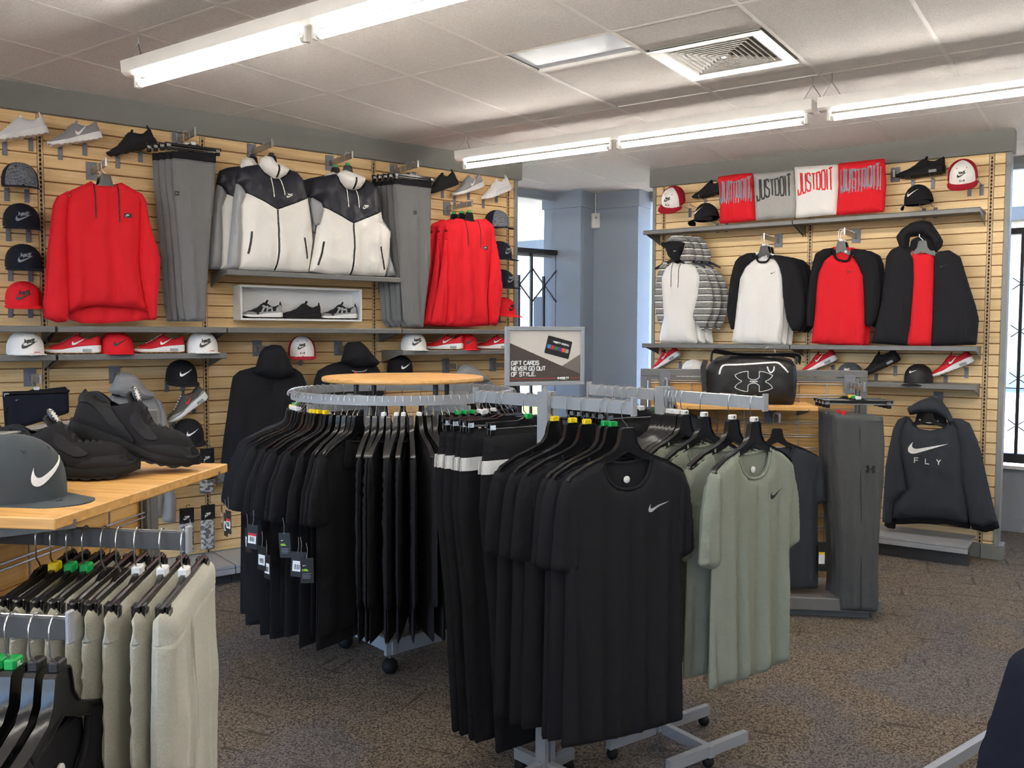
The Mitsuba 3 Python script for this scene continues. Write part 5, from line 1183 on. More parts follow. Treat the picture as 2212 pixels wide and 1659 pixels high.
AIR = unary_union([sa.translate(wordmark(.062, 0, 0, 5), 0, .064), sa.translate(letters('AIR', .011, .6, .2, .7), 0, .024)])
wcap(ML, -.690, 1.398, .115, -22, 'white fronted maroon cap lettered AIR above the black hoodies', crown='fab_maroon', front='fab_white', art=AIR, ink='print_black', pitch=5)
wcap(ML, -1.485, 1.250, .115, -4, 'black cap with a white swoosh right of the grey hood', crown='fab_black', art=SW, ink='print_white', pitch=6)
wcap(ML, .065, 1.262, .115, -6, 'black cap with a white swoosh above the round rack', crown='fab_black', art=SW, ink='print_white', pitch=6)
wcap(ML, -1.450, .884, .115, -4, 'black cap with a white swoosh below the olive sneaker', crown='fab_black', art=SW, ink='print_white', pitch=6)
for x, z, lb in [(1.50, 2.585, 'tilted maroon cap at the left'), (1.74, 2.445, 'black cap left of the folded tees'), (3.275, 2.445, 'black cap right of the folded tees'), (3.56, 2.58, 'tilted maroon cap at the right')]:
    prongs(MR, x, z, .075, f'pair of steel prongs under the {lb}', L=.17)
wcap(MR, 1.405, 2.615, .20, -8, 'maroon cap with a white front, lettered AIR, left end of the right wall', pitch=32, roll=-14, crown='fab_maroon', front='fab_white', art=AIR, ink='print_black', curve=.02)
wcap(MR, 3.505, 2.600, .20, 6, 'maroon cap with a white front, lettered AIR, right end of the right wall', pitch=30, roll=2, crown='fab_maroon', front='fab_white', art=AIR, ink='print_black', curve=.02)
wcap(MR, 1.675, 2.463, .16, -22, 'black cap with a white swoosh left of the folded tees', roll=10, crown='fab_black', art=SW, ink='print_white', curve=.03, q=2.2, tilt=.35)
wcap(MR, 3.230, 2.463, .16, -14, 'black cap with a white swoosh right of the folded tees', roll=8, crown='fab_black', art=SW, ink='print_white', curve=.03, q=2.2, tilt=.35)
wcap(MR, 1.583, 1.216, .17, -10, 'white cap peeking over the bag display frame', crown='fab_white', art=SW, ink='print_white', curve=.003, tilt=.02)
wcap(MR, 2.800, 1.216, .17, 0, 'grey cap peeking over the right end of the bag display frame', crown='fab_charcoal', art=sa.translate(letters('NIKE', .014, .6, .2, .2, .2), 0, .075), ink='print_white', curve=.004, tilt=.02)
wcap(MR, 3.262, 1.216, .17, -12, 'black cap with a white swoosh on the lower right shelf', crown='nylon_black', art=sa.translate(swoosh(.055, 0, 0, 4), .0, .072), ink='print_white', curve=.012, tilt=.15)

# ---------------------------------------------------------------- sneakers on the walls
def wshoe(m, x, z, off, style, label, tilt=0, yaw=0, s=1.0):
    return sneaker(m @ move(x, z, off) @ RY(yaw) @ RZ(tilt) @ scl(s), style, label)
for x, z, t, lb in [(-2.325, 2.608, 17, 'white sneaker at the left'), (-2.045, 2.618, 17, 'grey sneaker at the left'), (-1.735, 2.612, 22, 'black sneaker at the left'), (.445, 2.607, 21, 'black sneaker by the pants'), (.685, 2.618, 21, 'grey sneaker by the lamp end'), (.955, 2.620, 23, 'white sneaker by the trim'), (-1.44, 1.055, 33, 'olive sneaker')]:
    prongs(ML, x, z + .012, .13, f'pair of steel prongs under the {lb}', rise=.13 * math.tan(math.radians(t)), L=.14)
wshoe(ML, -2.325, 2.612, .10, 'white_knit', 'white knit sneaker on prongs at the left edge', 17)
wshoe(ML, -2.045, 2.622, .10, 'grey_knit', 'grey sneaker with a white swoosh on prongs at the left', 17)
wshoe(ML, -1.735, 2.616, .10, 'black_knit', 'black knit sneaker on prongs over the large red hoodie', 22)
wshoe(ML, .445, 2.612, .10, 'black_knit', 'black knit sneaker on prongs right of the grey pants', 21)
wshoe(ML, .685, 2.622, .10, 'grey_knit', 'grey sneaker with a white swoosh below the far lamp end', 21)
wshoe(ML, .955, 2.624, .10, 'white_knit', 'white knit sneaker on prongs beside the trim', 23)
wshoe(ML, -1.44, 1.058, .10, 'olive_air', 'olive and grey sneaker with a red swoosh on prongs', 33)
wshoe(ML, -2.107, 1.424, .18, 'red_air', 'red sneaker with gum toe, first on the left shelf', 0, -20)
wshoe(ML, -1.634, 1.424, .17, 'red_air', 'red sneaker with gum toe, second on the left shelf', 0, -8)
wshoe(ML, .405, 1.428, .17, 'red_air', 'red sneaker with gum toe, left one nearer the sign', 0, -42)
wshoe(ML, .868, 1.428, .17, 'red_air', 'red sneaker with gum toe, right one beside the sign', 0, -36)
bx = thing('display_box', 'white open display box holding three sneakers on the left wall', 'box')
x0, x1, z0, z1, d = -1.113, -.247, 1.628, 1.852, .135
part(bx, 'back', xf(box(x0, x1, z0, z1, .003, .012), ML), 'box_white', smooth=False)
for a in ((x0, x1, z0, z0 + .012, .012, d), (x0, x1, z1 - .012, z1, .012, d), (x0, x0 + .012, z0 + .012, z1 - .012, .012, d), (x1 - .012, x1, z0 + .012, z1 - .012, .012, d)): part(bx, 'panel', xf(box(*a), ML), 'box_white', smooth=False)
wshoe(ML, -.948, 1.640, .075, 'grey_presto', 'grey and black caged sneaker at the left of the white box', 0, -4, .92)
wshoe(ML, -.672, 1.640, .075, 'black_presto', 'all black sneaker in the middle of the white box', 0, -4, .92)
wshoe(ML, -.405, 1.640, .075, 'grey_presto', 'grey and black caged sneaker at the right of the white box', 0, -14, .92)
for x, z, t, lb in [(1.66, 2.655, 8, 'black sneaker behind the first folded tee'), (3.225, 2.652, 0, 'black sneaker right of the folded tees'), (2.57, 1.29, 25, 'red sneaker behind the bag'), (3.01, 1.295, 24, 'black sneaker over the bag frame'), (3.475, 1.295, 24, 'red sneaker at the right end'), (1.33, 1.29, 27, 'red sneaker at the left end')]:
    prongs(MR, x, z, .13, f'pair of steel prongs under the {lb}', rise=.13 * math.tan(math.radians(t)), L=.14)
wshoe(MR, 1.66, 2.655, .10, 'black_knit', 'black sneaker half hidden behind the first folded red tee', 6, -12)
wshoe(MR, 3.225, 2.656, .10, 'black_air', 'black sneaker on the right wall beside the rightmost folded tee', 2, -4, 1.08)
wshoe(MR, 1.33, 1.296, .13, 'red_air_plain', 'red sneaker with a white sole at the left end under the patterned hoodie', 30, 0)
wshoe(MR, 2.57, 1.296, .13, 'red_air_plain', 'red sneaker between the bag and the grey cap', 24, 0)
wshoe(MR, 3.005, 1.300, .13, 'black_air', 'black leather sneaker toe down over the bag display frame', 27, 0)
wshoe(MR, 3.470, 1.300, .13, 'red_air_plain', 'red sneaker with a white sole at the right end under the black zip hoodie', 24, 0)

# ---------------------------------------------------------------- sock packs
def camo_fn(p, n, uv): return mikit.mix(lin(92, 92, 92), lin(176, 176, 174), mikit.smoothstep(.46, .54, mikit.fbm(p.x * 60, p.y * 60, p.z * 70, 3)))
mat('knit_camo', P_(camo_fn), .9)
def socks(x, z, label):
    s = thing('sock_pack', label, 'socks')
    m = ML @ move(x, z, .075)
    part(s, 'socks', xf(puff(sg.box(-.040, -.17, .040, .06).buffer(.004), .016, .02, .010, folds(int(-x * 100), .002, .05, None, None, .003, .05), .8)[0], m), 'knit_camo', smooth=60, label='grey camouflage socks')
    c = part(s, 'card', xf(box(-.044, .044, .02, .115, .010, .018, .001), m), 'print_black', smooth=False, label='black header card')
    part(c, 'emblem', xf(extrude(wordmark(.045, 0, .055, 4), .0008, .0182), m), 'print_white', smooth=False)
    part(s, 'hook', xf(tube([[0, .11, .012], [.0, .13, .012], [.015, .135, .012], [.02, .125, .012]], .002, 5), m), 'plastic_black')
for x, z, lb in [(-1.325, .34, 'sock pack on black card, lower right beside the joggers'), (-1.458, .335, 'sock pack on black card, lower left beside the joggers'), (-1.325, .70, 'sock pack on black card just behind the wooden shelf end')]: socks(x, z, lb)
# ---------------------------------------------------------------- round rack
RC, RR, RZ_ = np.array([1.60, .73]), .518, 1.28
EX, EY = np.array([.97, -.245, 0]), np.array([.245, .97, 0])
def caster(parent, x, y, r=.037, z=None):
    c = part(parent, 'caster', xf(trimesh.creation.icosphere(3, r), scl(1, 1, 1.0), move(x, y, r + .001)), 'rubber_black', smooth=60, label='black ball caster')
    part(c, 'stem', tube([[x, y, r * 1.7], [x, y, r * 2.35]], .007, 8), 'chrome')
rk = thing('round_rack', 'round clothing rack with a hoop rail and a round wooden top', 'clothing rack')
an = np.linspace(0, 2 * np.pi, 97)
hp = np.stack([RC[0] + RR * np.cos(an), RC[1] + RR * np.sin(an), np.full(97, RZ_ - .0205)], -1)
part(rk, 'hoop', strap(hp, .041, .014), 'metal_rack', smooth=30)
wt = part(rk, 'wooden_top', xf(lathe([[0, .022], [.376, .022], [.382, .019], [.384, .013], [.384, .006], [.380, 0], [0, 0]], 72), move(RC[0], RC[1], 1.318)), 'maple_top', None, 30, 'round maple top')
part(wt, 'screw', xf(lathe([[0, .003], [.006, .002], [.008, 0]], 12), move(RC[0] + .05, RC[1] + .03, 1.34)), 'chrome')
for k in range(4):
    d = (EX, EY, -EX, -EY)[k]; e = (EY, -EX, -EY, EX)[k]
    q = np.array([RC[0], RC[1], 0]) + d * .20
    part(rk, 'post', bar(q + [0, 0, .15], q + [0, 0, 1.20], .026, .026, EX), 'metal_rack', smooth=False)
    part(rk, 'spoke', bar(q + d * .0 + [0, 0, 1.21], np.array([RC[0], RC[1], 1.21]) + d * (RR - .008), .012, .038), 'metal_rack', smooth=False)
    part(rk, 'top_pin', tube([q * 1 + d * .06 + [0, 0, 1.22], q + d * .06 + [0, 0, 1.317]], .012, 8), 'metal_dark')
    b0, b1 = q - e * .24, q + e * .215
    part(rk, 'base_beam', bar(b0 + [0, 0, .119], b1 + [0, 0, .119], .020, .060), 'metal_rack', smooth=False)
    cpos = q - e * .215
    caster(rk, cpos[0], cpos[1])
# clothes on the hoop: (photo order along the near side) angle in degrees and kind
def ring_frame(deg):
    a = math.radians(deg); rad = np.array([math.cos(a), math.sin(a), 0])
    return frame([RC[0] + RR * rad[0], RC[1] + RR * rad[1], RZ_], rad)      # local x outward
rng = random.Random(3)
TAGC = {}
def hang_tag(t, m, kind, x=.30, y=-.56, z=0.0):
    """Card hung by a plastic loop from the sleeve."""
    mm = m @ move(x, y, z) @ RY(90 + rng.uniform(-25, 25)) @ RZ(rng.uniform(-5, 5))
    c = part(t, 'hang_tag', xf(box(-.026, .026, -.100, 0, -.0006, .0006), mm), 'print_black', smooth=False, label='black price tag')
    part(c, 'loop', xf(tube([[0, -.004, .001], [.004, .03, .001], [.0, .06, .001]], .0009, 4), mm), 'mesh_grey', smooth=False)
    if kind == 'bars' or kind == 'red':
        part(c, 'sticker', xf(box(-.019, .019, -.078, -.036, .0006, .0012), mm), 'print_white', smooth=False, label='white barcode sticker')
        part(c, 'barcode', xf(cat(*[box(-.012 + k * .0027, -.012 + k * .0027 + (.0016 if k % 3 else .0008), -.070, -.050, .0012, .0016) for k in range(9)]), mm), 'print_black', smooth=False)
        if kind == 'red': part(c, 'band', xf(box(-.019, .019, -.046, -.036, .0012, .0018), mm), 'print_red', smooth=False)
    else:
        part(c, 'emblem', xf(extrude(swoosh(.016, -.008, -.030), .0006, .0006), mm), 'print_white', smooth=False)
        part(c, 'lettering', xf(extrude(sa.translate(letters('COOL', .008, .6, .22, .2), -.006, -.048), .0006, .0006), mm), 'tag_lime', smooth=False)
        part(c, 'fine_print', xf(cat(*[box(-.018, .016 - .004 * (k % 2), -.064 - k * .006, -.062 - k * .006, .0006, .0010) for k in range(4)]), mm), 'thread_grey', smooth=False)
mat('tag_lime', lin(170, 220, 40), .5)
def angle_for(px):
    """near-side angles that spread the hangers as they hang"""
    return px
short = [212, 216, 220, 225, 229.5, 234, 238, 242.5, 246.5, 250, 254, 258, 261.5, 264.5, 268, 271, 274, 277, 280.5, 283.5, 287, 290]
longs = [295, 299, 302.5, 305, 308, 311.5, 315, 318.5, 322.5, 326, 330, 334, 338, 342.5, 347, 351, 356, 2]
back = [12, 19, 25, 31, 36, 42, 50, 58, 67, 77, 88, 99, 110, 121, 132, 143, 153, 162, 170, 177, 183, 188, 193, 198, 203, 207.5]
sr = ['green', 'green', None, None, 'yellow', 'white', 'white', 'white', 'white', None, None, None, 'yellow', 'yellow', 'yellow', 'yellow', None, None, None, None, None, None]
lr = [None, None, 'white', None, 'white', 'white', None, 'white', None, None, None, None, 'green', 'green', 'green', 'white', 'white', 'white']
ORD = ['first', 'second', 'third', 'fourth', 'fifth', 'sixth', 'seventh', 'eighth', 'ninth', 'tenth', 'eleventh', 'twelfth', '13th', '14th', '15th', '16th', '17th', '18th', '19th', '20th', '21st', '22nd', '23rd', '24th', '25th', '26th']
def long_tee(m, fab, seed, label, group=None):
    """Long-sleeved shirt seen edge on."""
    key = (fab, 'long', seed)
    if key not in TEEV:
        t = tee_meshes(seed, W=.225, Lg=.82, T=.010, sleeve=.60, res=.024, amp=.004)
        TEEV[key] = dict(body=mikit.ply(t['body'], fab, 50), sl=[mikit.ply(s, fab, 50) for s in t['sleeves']], collar=mikit.ply(t['collar'], fab, 60))
    s = TEEV[key]; t = thing('long_sleeve_shirt', label, 'shirt', group)
    part(t, 'body', s['body'], None, m); part(t, 'collar', s['collar'], None, m)
    for q in s['sl']: part(t, 'sleeve', q, None, m)
    return t
TAGS = {7: ('bars', -.50), 9: ('bars', -.52), 10: ('red', -.50), 12: ('bars', -.54), 13: ('red', -.52), 15: ('bars', -.60), 16: ('bars', -.63), 17: ('cool', -.53), 18: ('bars', -.60), 19: ('cool', -.62), 20: ('cool', -.60)}
for i, a in enumerate(short):
    m = ring_frame(a + rng.uniform(-.8, .8)) @ RY(rng.uniform(-9, 9) - 6) @ move(0, 0, 0)
    ring = sr[i]
    nm = f'{ORD[i]} from the left on the near side of the round rack'
    t = tee(m, 'fab_black_b' if i % 3 else 'fab_black', 200 + i % 4, f'black tee, {nm}', None, W=.245, Lg=.80 + .03 * (i % 3), T=.010, res=.024, amp=.005, sleeve=.27, flare=.075)
    hanger(m, ring, f'black hanger{" with " + ring + " size ring" if ring else ""}, {ORD[i]} from left on the near hoop')
    if i in TAGS: hang_tag(t, m, TAGS[i][0], .325, TAGS[i][1], .002)
for i, a in enumerate(longs):
    m = ring_frame(a + rng.uniform(-.5, .5)) @ RY(rng.uniform(-7, 7))
    long_tee(m, 'fab_black', 230 + i % 3, f'black long sleeved shirt, {ORD[i]} from left at the front right of the round rack')
    hanger(m, lr[i], f'black hanger{" with " + lr[i] + " size ring" if lr[i] else ""}, {ORD[i]} from left at the hoop front right')
for i, a in enumerate(back):
    m = ring_frame(a) @ RY(rng.uniform(-8, 8))
    long_tee(m, 'fab_black', 230 + i % 3, 'black long sleeved shirt on the far side of the round rack hoop', 'black shirts on the far side of the hoop')
    hanger(m, None, 'black hanger on the far side of the round rack hoop', 'hangers on the far side of the hoop')

# ---------------------------------------------------------------- two T racks
def pants_generic(m, fab, seed, label, group=None, Lg=1.05, W=.195, stripe_=None, T=.014, res=.02, y0=-.135):
    key = ('pants', fab, seed, Lg, W, stripe_)
    if key not in TEEV:
        q = sg.Polygon([(-W, y0), (W, y0), (W + .012, y0 - .10), (W + .02, y0 - .25), (W - .02, y0 - .6), (W - .05, y0 - Lg), (-W + .05, y0 - Lg), (-W + .02, y0 - .6), (-W - .02, y0 - .25), (-W - .012, y0 - .10)]).buffer(-.006).buffer(.006)
        fo = folds(seed, .007, .12, y0 - Lg, y0 - .1, .004)
        low, sf = puff(q, T, .035, res, fo, .7, 0, sg.box(-9, -9, 9, y0 - .05))
        wb, _ = puff(q, T, .035, res, fo, .7, .001, sg.box(-9, y0 - .05, 9, 9))
        sb = None
        if stripe_: sb = decal(sg.box(-9, y0 - .125, 9, y0 - .080).intersection(q.buffer(.004)), sf, .002, .001)
        if stripe_: sb = cat(sb, xf(decal(sg.box(-9, y0 - .125, 9, y0 - .080).intersection(q.buffer(.004)), lambda x, y: sf(-x, y) * 0 + .008, .002, .001), RY(180)))
        TEEV[key] = (mikit.ply(low, fab, 50), mikit.ply(wb, fab, 50), mikit.ply(sb, 'fab_white', False) if sb is not None else None, sf)
    lo, wb, sb, sf = TEEV[key]
    p = thing('pants', label, 'pants', group)
    part(p, 'leg', lo, None, m); part(p, 'waistband', wb, None, m)
    if sb: part(p, 'stripe', sb, None, m, label='white stripe around the hip')
    return p, sf
def t_rack(A, B, z, post, label, leg=.14, cross=False):
    """Rail from A to B (x, y), top at z, on a post that stands on a four footed base."""
    r = thing('t_rack', label, 'clothing rack')
    A, B, Pp = (np.array([*q, 0.0]) for q in (A, B, post))
    d = (B - A) / np.linalg.norm(B - A); n = np.array([d[1], -d[0], 0])
    part(r, 'rail', bar(A + [0, 0, z - .020], B + [0, 0, z - .020], .014, .040), 'metal_rack', smooth=False)
    part(r, 'rail_wire', tube([A + [0, 0, z + .001], B + [0, 0, z + .001]], .0022, 6), 'chrome')
    for E_ in (A, B): part(r, 'end_plate', bar(E_ - d * .002 + [0, 0, z - .016], E_ + d * .006 + [0, 0, z - .016], .022, .058), 'metal_rack', smooth=False)
    for s in (-1, 1): part(r, 'post', bar(Pp + d * s * .022 * 0 + n * s * .016 + [0, 0, .05], Pp + n * s * .016 + [0, 0, z + .014], .020, .044, d), 'metal_rack', smooth=False)
    for s in (-1, 1):
        part(r, 'base_beam', bar(Pp + d * s * .02 + [0, 0, .062], Pp + d * s * leg + [0, 0, .062], .024, .040), 'metal_rack', smooth=False)
        part(r, 'base_beam', bar(Pp + n * s * .03 + [0, 0, .062], Pp + n * s * leg + [0, 0, .062], .024, .040), 'metal_rack', smooth=False)
        if cross and s > 0: part(r, 'base_beam', bar(Pp + d * s * (leg - .02) - n * .2 + [0, 0, .062], Pp + d * s * (leg - .02) + n * .2 + [0, 0, .062], .024, .040), 'metal_rack', smooth=False)
        for e in (d, n): q = Pp + e * s * (leg - .02); caster(r, q[0], q[1], .021)
    return r, A, B, d, n
R1, A1, B1, d1, n1 = t_rack((2.496, .113), (3.199, -.016), 1.335, (2.845, .050), 'grey metal T rack carrying the sign, the black tees and striped pants')
R2, A2, B2, d2, n2 = t_rack((2.63, .709), (3.466, .403), 1.335, (3.035, .561), 'grey metal T rack carrying the sage tees, behind the black tees', .26, True)
def on_rail(A, B, t, z, d, yaw=0):
    q = A + (B - A) * t
    xax = np.array([-d[1], d[0], 0])       # viewer's right when looking at the face turned along d
    return frame([q[0], q[1], z + .002], xax) @ RY(yaw)
for i, (t, ring, yaw, sz) in enumerate([(.545, 'yellow', 6, 0), (.655, 'yellow', 3, 0), (.74, 'yellow', 0, 0), (.848, 'green', 4, 0), (.888, 'green', 2, 0), (.968, None, 3, 0)]):
    m = on_rail(A1, B1, t, 1.335, d1, yaw - 21)
    front = i == 5
    tee(m, 'fab_black' if i != 4 else 'fab_black_b', 240 + i, f'black tee, {["rearmost", "second from the back", "third from the back", "fourth from the back", "just behind the front one", "front one with silver swoosh"][i]}, on the near T rack', None, 'print_silver' if front else None, front or i in (3, 4), W=.228, Lg=.885, T=.020 if front else .014, res=.012 if front else .02, sleeve=.27, amp=.011 if front else .008, lam=.085)
    hanger(m, ring, f'black hanger of the {["rearmost", "second", "third", "fourth", "fifth", "front"][i]} black tee on the near T rack')
for i, (t, ring) in enumerate([(.06, 'white'), (.115, None), (.185, None), (.225, None), (.375, 'green')]):
    m = on_rail(A1, B1, t, 1.335, d1, -8)
    pants_generic(m, 'fab_black', 250 + i % 2, f'black pants with a white hip stripe, {ORD[i]} from the left on the near T rack', None, 1.09, .185, True)
    clip_hanger(m, ring, f'black clip hanger of the {ORD[i]} pair of striped pants on the near T rack', None, 1.08)
for i, t in enumerate([.448, .466, .486, .509, .528, .549, .57, .60, .705, .848, .952]):
    m = on_rail(A2, B2, t, 1.335, d2, [6, 4, 5, 3, 5, 2, 4, 3, 2, 0, 4][i])
    ring = ['green', 'green', 'yellow', 'white', 'white', 'white', 'white', 'white', 'white', 'white', 'white'][i]
    front = i == 10
    tee(m, 'fab_sage', 260 + i % 6, f'sage grey tee, {"front one with black swoosh" if front else ORD[i] + " from the back"}, on the rear T rack', None, 'print_black' if front else None, front, W=.222, Lg=.775, T=.022 if front else .014, res=.012 if front else .02, sleeve=.30, amp=.014 if front else .009, lam=.10, flare=.045)
    hanger(m, ring, f'black hanger with a {ring} size ring of the {"front" if front else ORD[i]} sage tee', None, i > 2)
for i, t in enumerate([.09, .14, .185, .20, .24, .28, .345]):
    m = on_rail(A2, B2, t, 1.335, d2, -4)
    pants_generic(m, 'fab_black', 272 + i % 2, f'black pants, {ORD[i]} from the left on the rear T rack', None, 1.0, .185)
    clip_hanger(m, 'white' if i > 4 else ('green' if i == 2 else None), f'black clip hanger, {ORD[i]} from the left on the rear T rack', None, 1.05)

# sign on its stem
MS = frame([2.838, .045, 0], [.55, .835, 0])
sg_ = thing('sign', 'framed gift card sign standing above the near T rack', 'sign')
zb, zt, w2 = 1.370, 1.566, .143
part(sg_, 'stem', xf(box(-.008, .008, 1.30, zb + .005, -.006, .006), MS), 'metal_rack', smooth=False)
for a in ((-w2, w2, zb, zb + .013), (-w2, w2, zt - .013, zt), (-w2, -w2 + .013, zb + .013, zt - .013), (w2 - .013, w2, zb + .013, zt - .013)):
    part(sg_, 'frame', xf(box(*a, -.008, .010, .001), MS), 'metal_rack', smooth=False)
mat('poster_pale', lin(206, 198, 188), .5); mat('poster_dark', lin(70, 62, 56), .5); mat('poster_mid', lin(112, 105, 98), .5)
x0, x1, y0, y1 = -w2 + .013, w2 - .013, zb + .013, zt - .013
po = part(sg_, 'poster', xf(box(x0, x1, y0, y1, -.004, .002), MS), 'poster_pale', smooth=False)
def flat(name, S, b, h=.0022, t=.0003, label=None): return part(po, name, xf(extrude(S, t, h), MS), b, smooth=False, label=label)
X = lambda u: x0 + (x1 - x0) * u
Yv = lambda v: y1 + (y0 - y1) * v
flat('dark_field', sg.Polygon([(X(0), Yv(.24)), (X(.74), Yv(.70)), (X(1), Yv(.86)), (X(1), Yv(1)), (X(0), Yv(1))]), 'poster_dark')
flat('mid_field', sg.Polygon([(X(.74), Yv(.70)), (X(1), Yv(.47)), (X(1), Yv(.86))]), 'poster_mid')
for k, tx in enumerate(('GIFT CARDS', 'NEVER GO OUT', 'OF STYLE.')):
    L = letters(tx, .0155, .56, .19, .17); b = L.bounds
    flat('lettering', sa.translate(L, X(.025) - b[0], Yv(.635 + k * .108)), 'print_white', .0026, .0004, 'headline GIFT CARDS NEVER GO OUT OF STYLE.' if k == 0 else None)
L = letters('#HIBBETT', .008, .56, .22, .18); flat('lettering', sa.translate(L, X(.755), Yv(.94)), 'print_white', .0026, .0004)
flat('red_line', unary_union([sg.box(X(.0), Yv(.943), X(.655), Yv(.935)), sg.box(X(.86), Yv(.943), X(1), Yv(.935))]), 'print_red', .0026)
card = sa.translate(sa.rotate(sg.box(-.043, -.027, .043, .027).buffer(.003), -14, origin=(0, 0)), X(.685), Yv(.33))
flat('gift_card', card, 'print_black', .0026, .0006, 'black gift card with coloured squares')
T = lambda S: sa.translate(sa.rotate(S, -14, origin=(0, 0)), X(.685), Yv(.33))
flat('card_lettering', T(sa.translate(letters('HIBBETT SPORTS', .0062, .56, .22, .18), .006, .014)), 'print_white', .0034)
for k, c in enumerate([lin(60, 130, 200), lin(200, 40, 50), lin(30, 120, 60), lin(90, 50, 140), lin(230, 90, 30), lin(150, 150, 150)]):
    mat(f'card_tint_{k}', c, .5)
    flat('card_square', T(sg.box(-.041 + k * .0137, -.012, -.041 + k * .0137 + .0122, .001)), f'card_tint_{k}', .0034)

# ---------------------------------------------------------------- rack at the right edge: only a garment's edge and a foot show
rr_ = thing('floor_rack', 'floor rack at the right edge of the photo of which a grey foot shows', 'clothing rack')
cw = np.array([4.4232, -2.4449, 0]); rg, fw = np.array([.8231, .5680, 0]), np.array([-.5682, .8229, 0])
def CW(la, de, z=0.0): return cw + rg * la + fw * de + np.array([0, 0, z])
part(rr_, 'post', bar(CW(1.97, 3.285, .1), CW(1.97, 3.285, 1.25), .03, .03, [1, 0, 0]), 'metal_rack', smooth=False)
part(rr_, 'rail', bar(CW(1.50, 1.92, 1.23), CW(1.98, 3.33, 1.23), .014, .04), 'metal_rack', smooth=False)
part(rr_, 'base_beam', bar(CW(1.33, 2.785, .105), CW(2.40, 3.62, .105), .026, .04), 'metal_rack', smooth=False)
part(rr_, 'base_beam', bar(CW(1.98, 3.25, .105), CW(2.3, 2.9, .105), .026, .04), 'metal_rack', smooth=False)
for la, de in ((1.35, 2.80), (2.38, 3.60), (2.28, 2.92)): q = CW(la, de); caster(rr_, q[0], q[1], .034)
coat = thing('dark_coat', 'dark coat of which the hem shows at the lower right edge of the photo', 'coat')
mp = frame(CW(1.50, 2.02, 1.252), rg)
qc = sg.Polygon([(-.10, -.16), (-.22, -.23), (-.275, -.42), (-.335, -.46), (-.40, -.70), (-.42, -.82), (.42, -.82), (.33, -.42), (.22, -.23), (.10, -.16)]).buffer(-.01).buffer(.01)
part(coat, 'body', xf(puff(qc, .05, .08, .02, folds(291, .01, .14, -.82, -.2, .006), .8)[0], mp), 'fab_navy', smooth=60)
hanger(mp, None, 'hanger of the dark coat at the right edge of the photo')
# ---------------------------------------------------------------- bag display: gondola frame with wood boards and wire grid
MG = frame([2.113, 2.227, 0], [.895, .446, 0])
def gondola(m, W, H, label, name='gondola', z0=.14):
    g = thing(name, label, 'display stand')
    for x in (0.02, W - .02): part(g, 'upright', xf(box(x - .02, x + .02, z0 - .02, H, -.045, .0, .002), m), 'metal_grey', smooth=False)
    part(g, 'top_rail', xf(box(.0, W, H - .04, H, -.045, .002, .002), m), 'metal_grey', smooth=False)
    part(g, 'inner_rail', xf(box(.04, W - .04, H - .062, H - .044, -.02, .001, .001), m), 'metal_grey', smooth=False)
    for s in (.045, W - .06): part(g, 'inner_rail', xf(box(s, s + .015, z0, H - .062, -.02, .001, .001), m), 'metal_grey', smooth=False)
    n = 4
    for k in range(n):
        a, b = z0 + (H - .06 - z0) * k / n, z0 + (H - .06 - z0) * (k + 1) / n
        part(g, 'board', xf(box(.05, W - .05, a + .0015, b - .0015, -.04, -.022), m), 'maple_gondola', smooth=False)
    for z in np.arange(z0 + .06, H - .07, .076):
        part(g, 'grid_wire', xf(cat(tube([[.045, z, -.006], [W - .045, z, -.006]], .0028, 5), tube([[.045, z + .013, -.006], [W - .045, z + .013, -.006]], .0028, 5)), m), 'steel_dull')
    for x in np.arange(.14, W - .05, .152): part(g, 'grid_wire', xf(tube([[x, z0, -.011], [x, H - .06, -.011]], .0028, 5), m), 'steel_dull')
    part(g, 'base_box', xf(cat(box(-.015, W + .03, .045, .115, -.30, .30, .004), box(.02, W - .02, .0, .05, -.26, .24)), m), 'metal_grey', smooth=False)
    return g
def wg_fn(p, n, uv):
    return mikit.mix(lin(196, 150, 88), lin(220, 176, 112), mikit.smoothstep(.2, .8, mikit.fbm(p.x * 4.0 + p.y * 2.0, p.z * 90.0, 0.0, 3)))
mat('maple_gondola', P_(wg_fn), .5, spec=.35)
gondola(MG, 1.27, 1.343, 'low grid display stand with the black duffel bag, before the right slat wall')
def wood_shelf(m, x0, x1, z, d, label, bl=0):
    s = thing('wooden_shelf', label, 'shelf')
    part(s, 'board', xf(box(x0, x1, z - .021, z, .004, d, .002), m), 'maple_top', smooth=False)
    for x in (x0 + .05, x1 - .05):
        part(s, 'bracket', xf(xf(extrude(sg.Polygon([(0, z - .021), (-d + .03, z - .021), (-d + .015, z - .012), (-d - .004, z - .012), (-d - .002, z - .028), (-.02, z - .075), (0, z - .075)]), .004), np.array([[0, 0, 1, x], [0, 1, 0, 0], [-1, 0, 0, 0], [0, 0, 0, 1.0]])), m), 'metal_grey', smooth=False)
    return s
wood_shelf(MG, .20, .935, 1.160, .36, 'maple shelf under the black duffel bag')
bag = thing('duffel_bag', 'black duffel bag with a white outlined emblem and white zip', 'bag')
k, sb, mb = cloth(bag, 'body', 'bag', MG, .17, 'nylon_black', .10, .10, 301, .004, .3, .010, .013, back=1.25)
on(bag, 'zip', stripe(D['bag_zip'], .009), sb, mb, 'print_white', 'white zip')
on(bag, 'chevron', stripe(D['bag_v'], .007), sb, mb, 'print_white')
lx, ly = (.513 + .706) / 2, 1.289
LOGO = sa.translate(sa.scale(UA, .100, .055, origin=(0, 0)), lx, ly)
on(bag, 'emblem', LOGO.buffer(.0014).difference(LOGO.buffer(-.0016)), sb, mb, 'print_white', 'white outlined emblem')
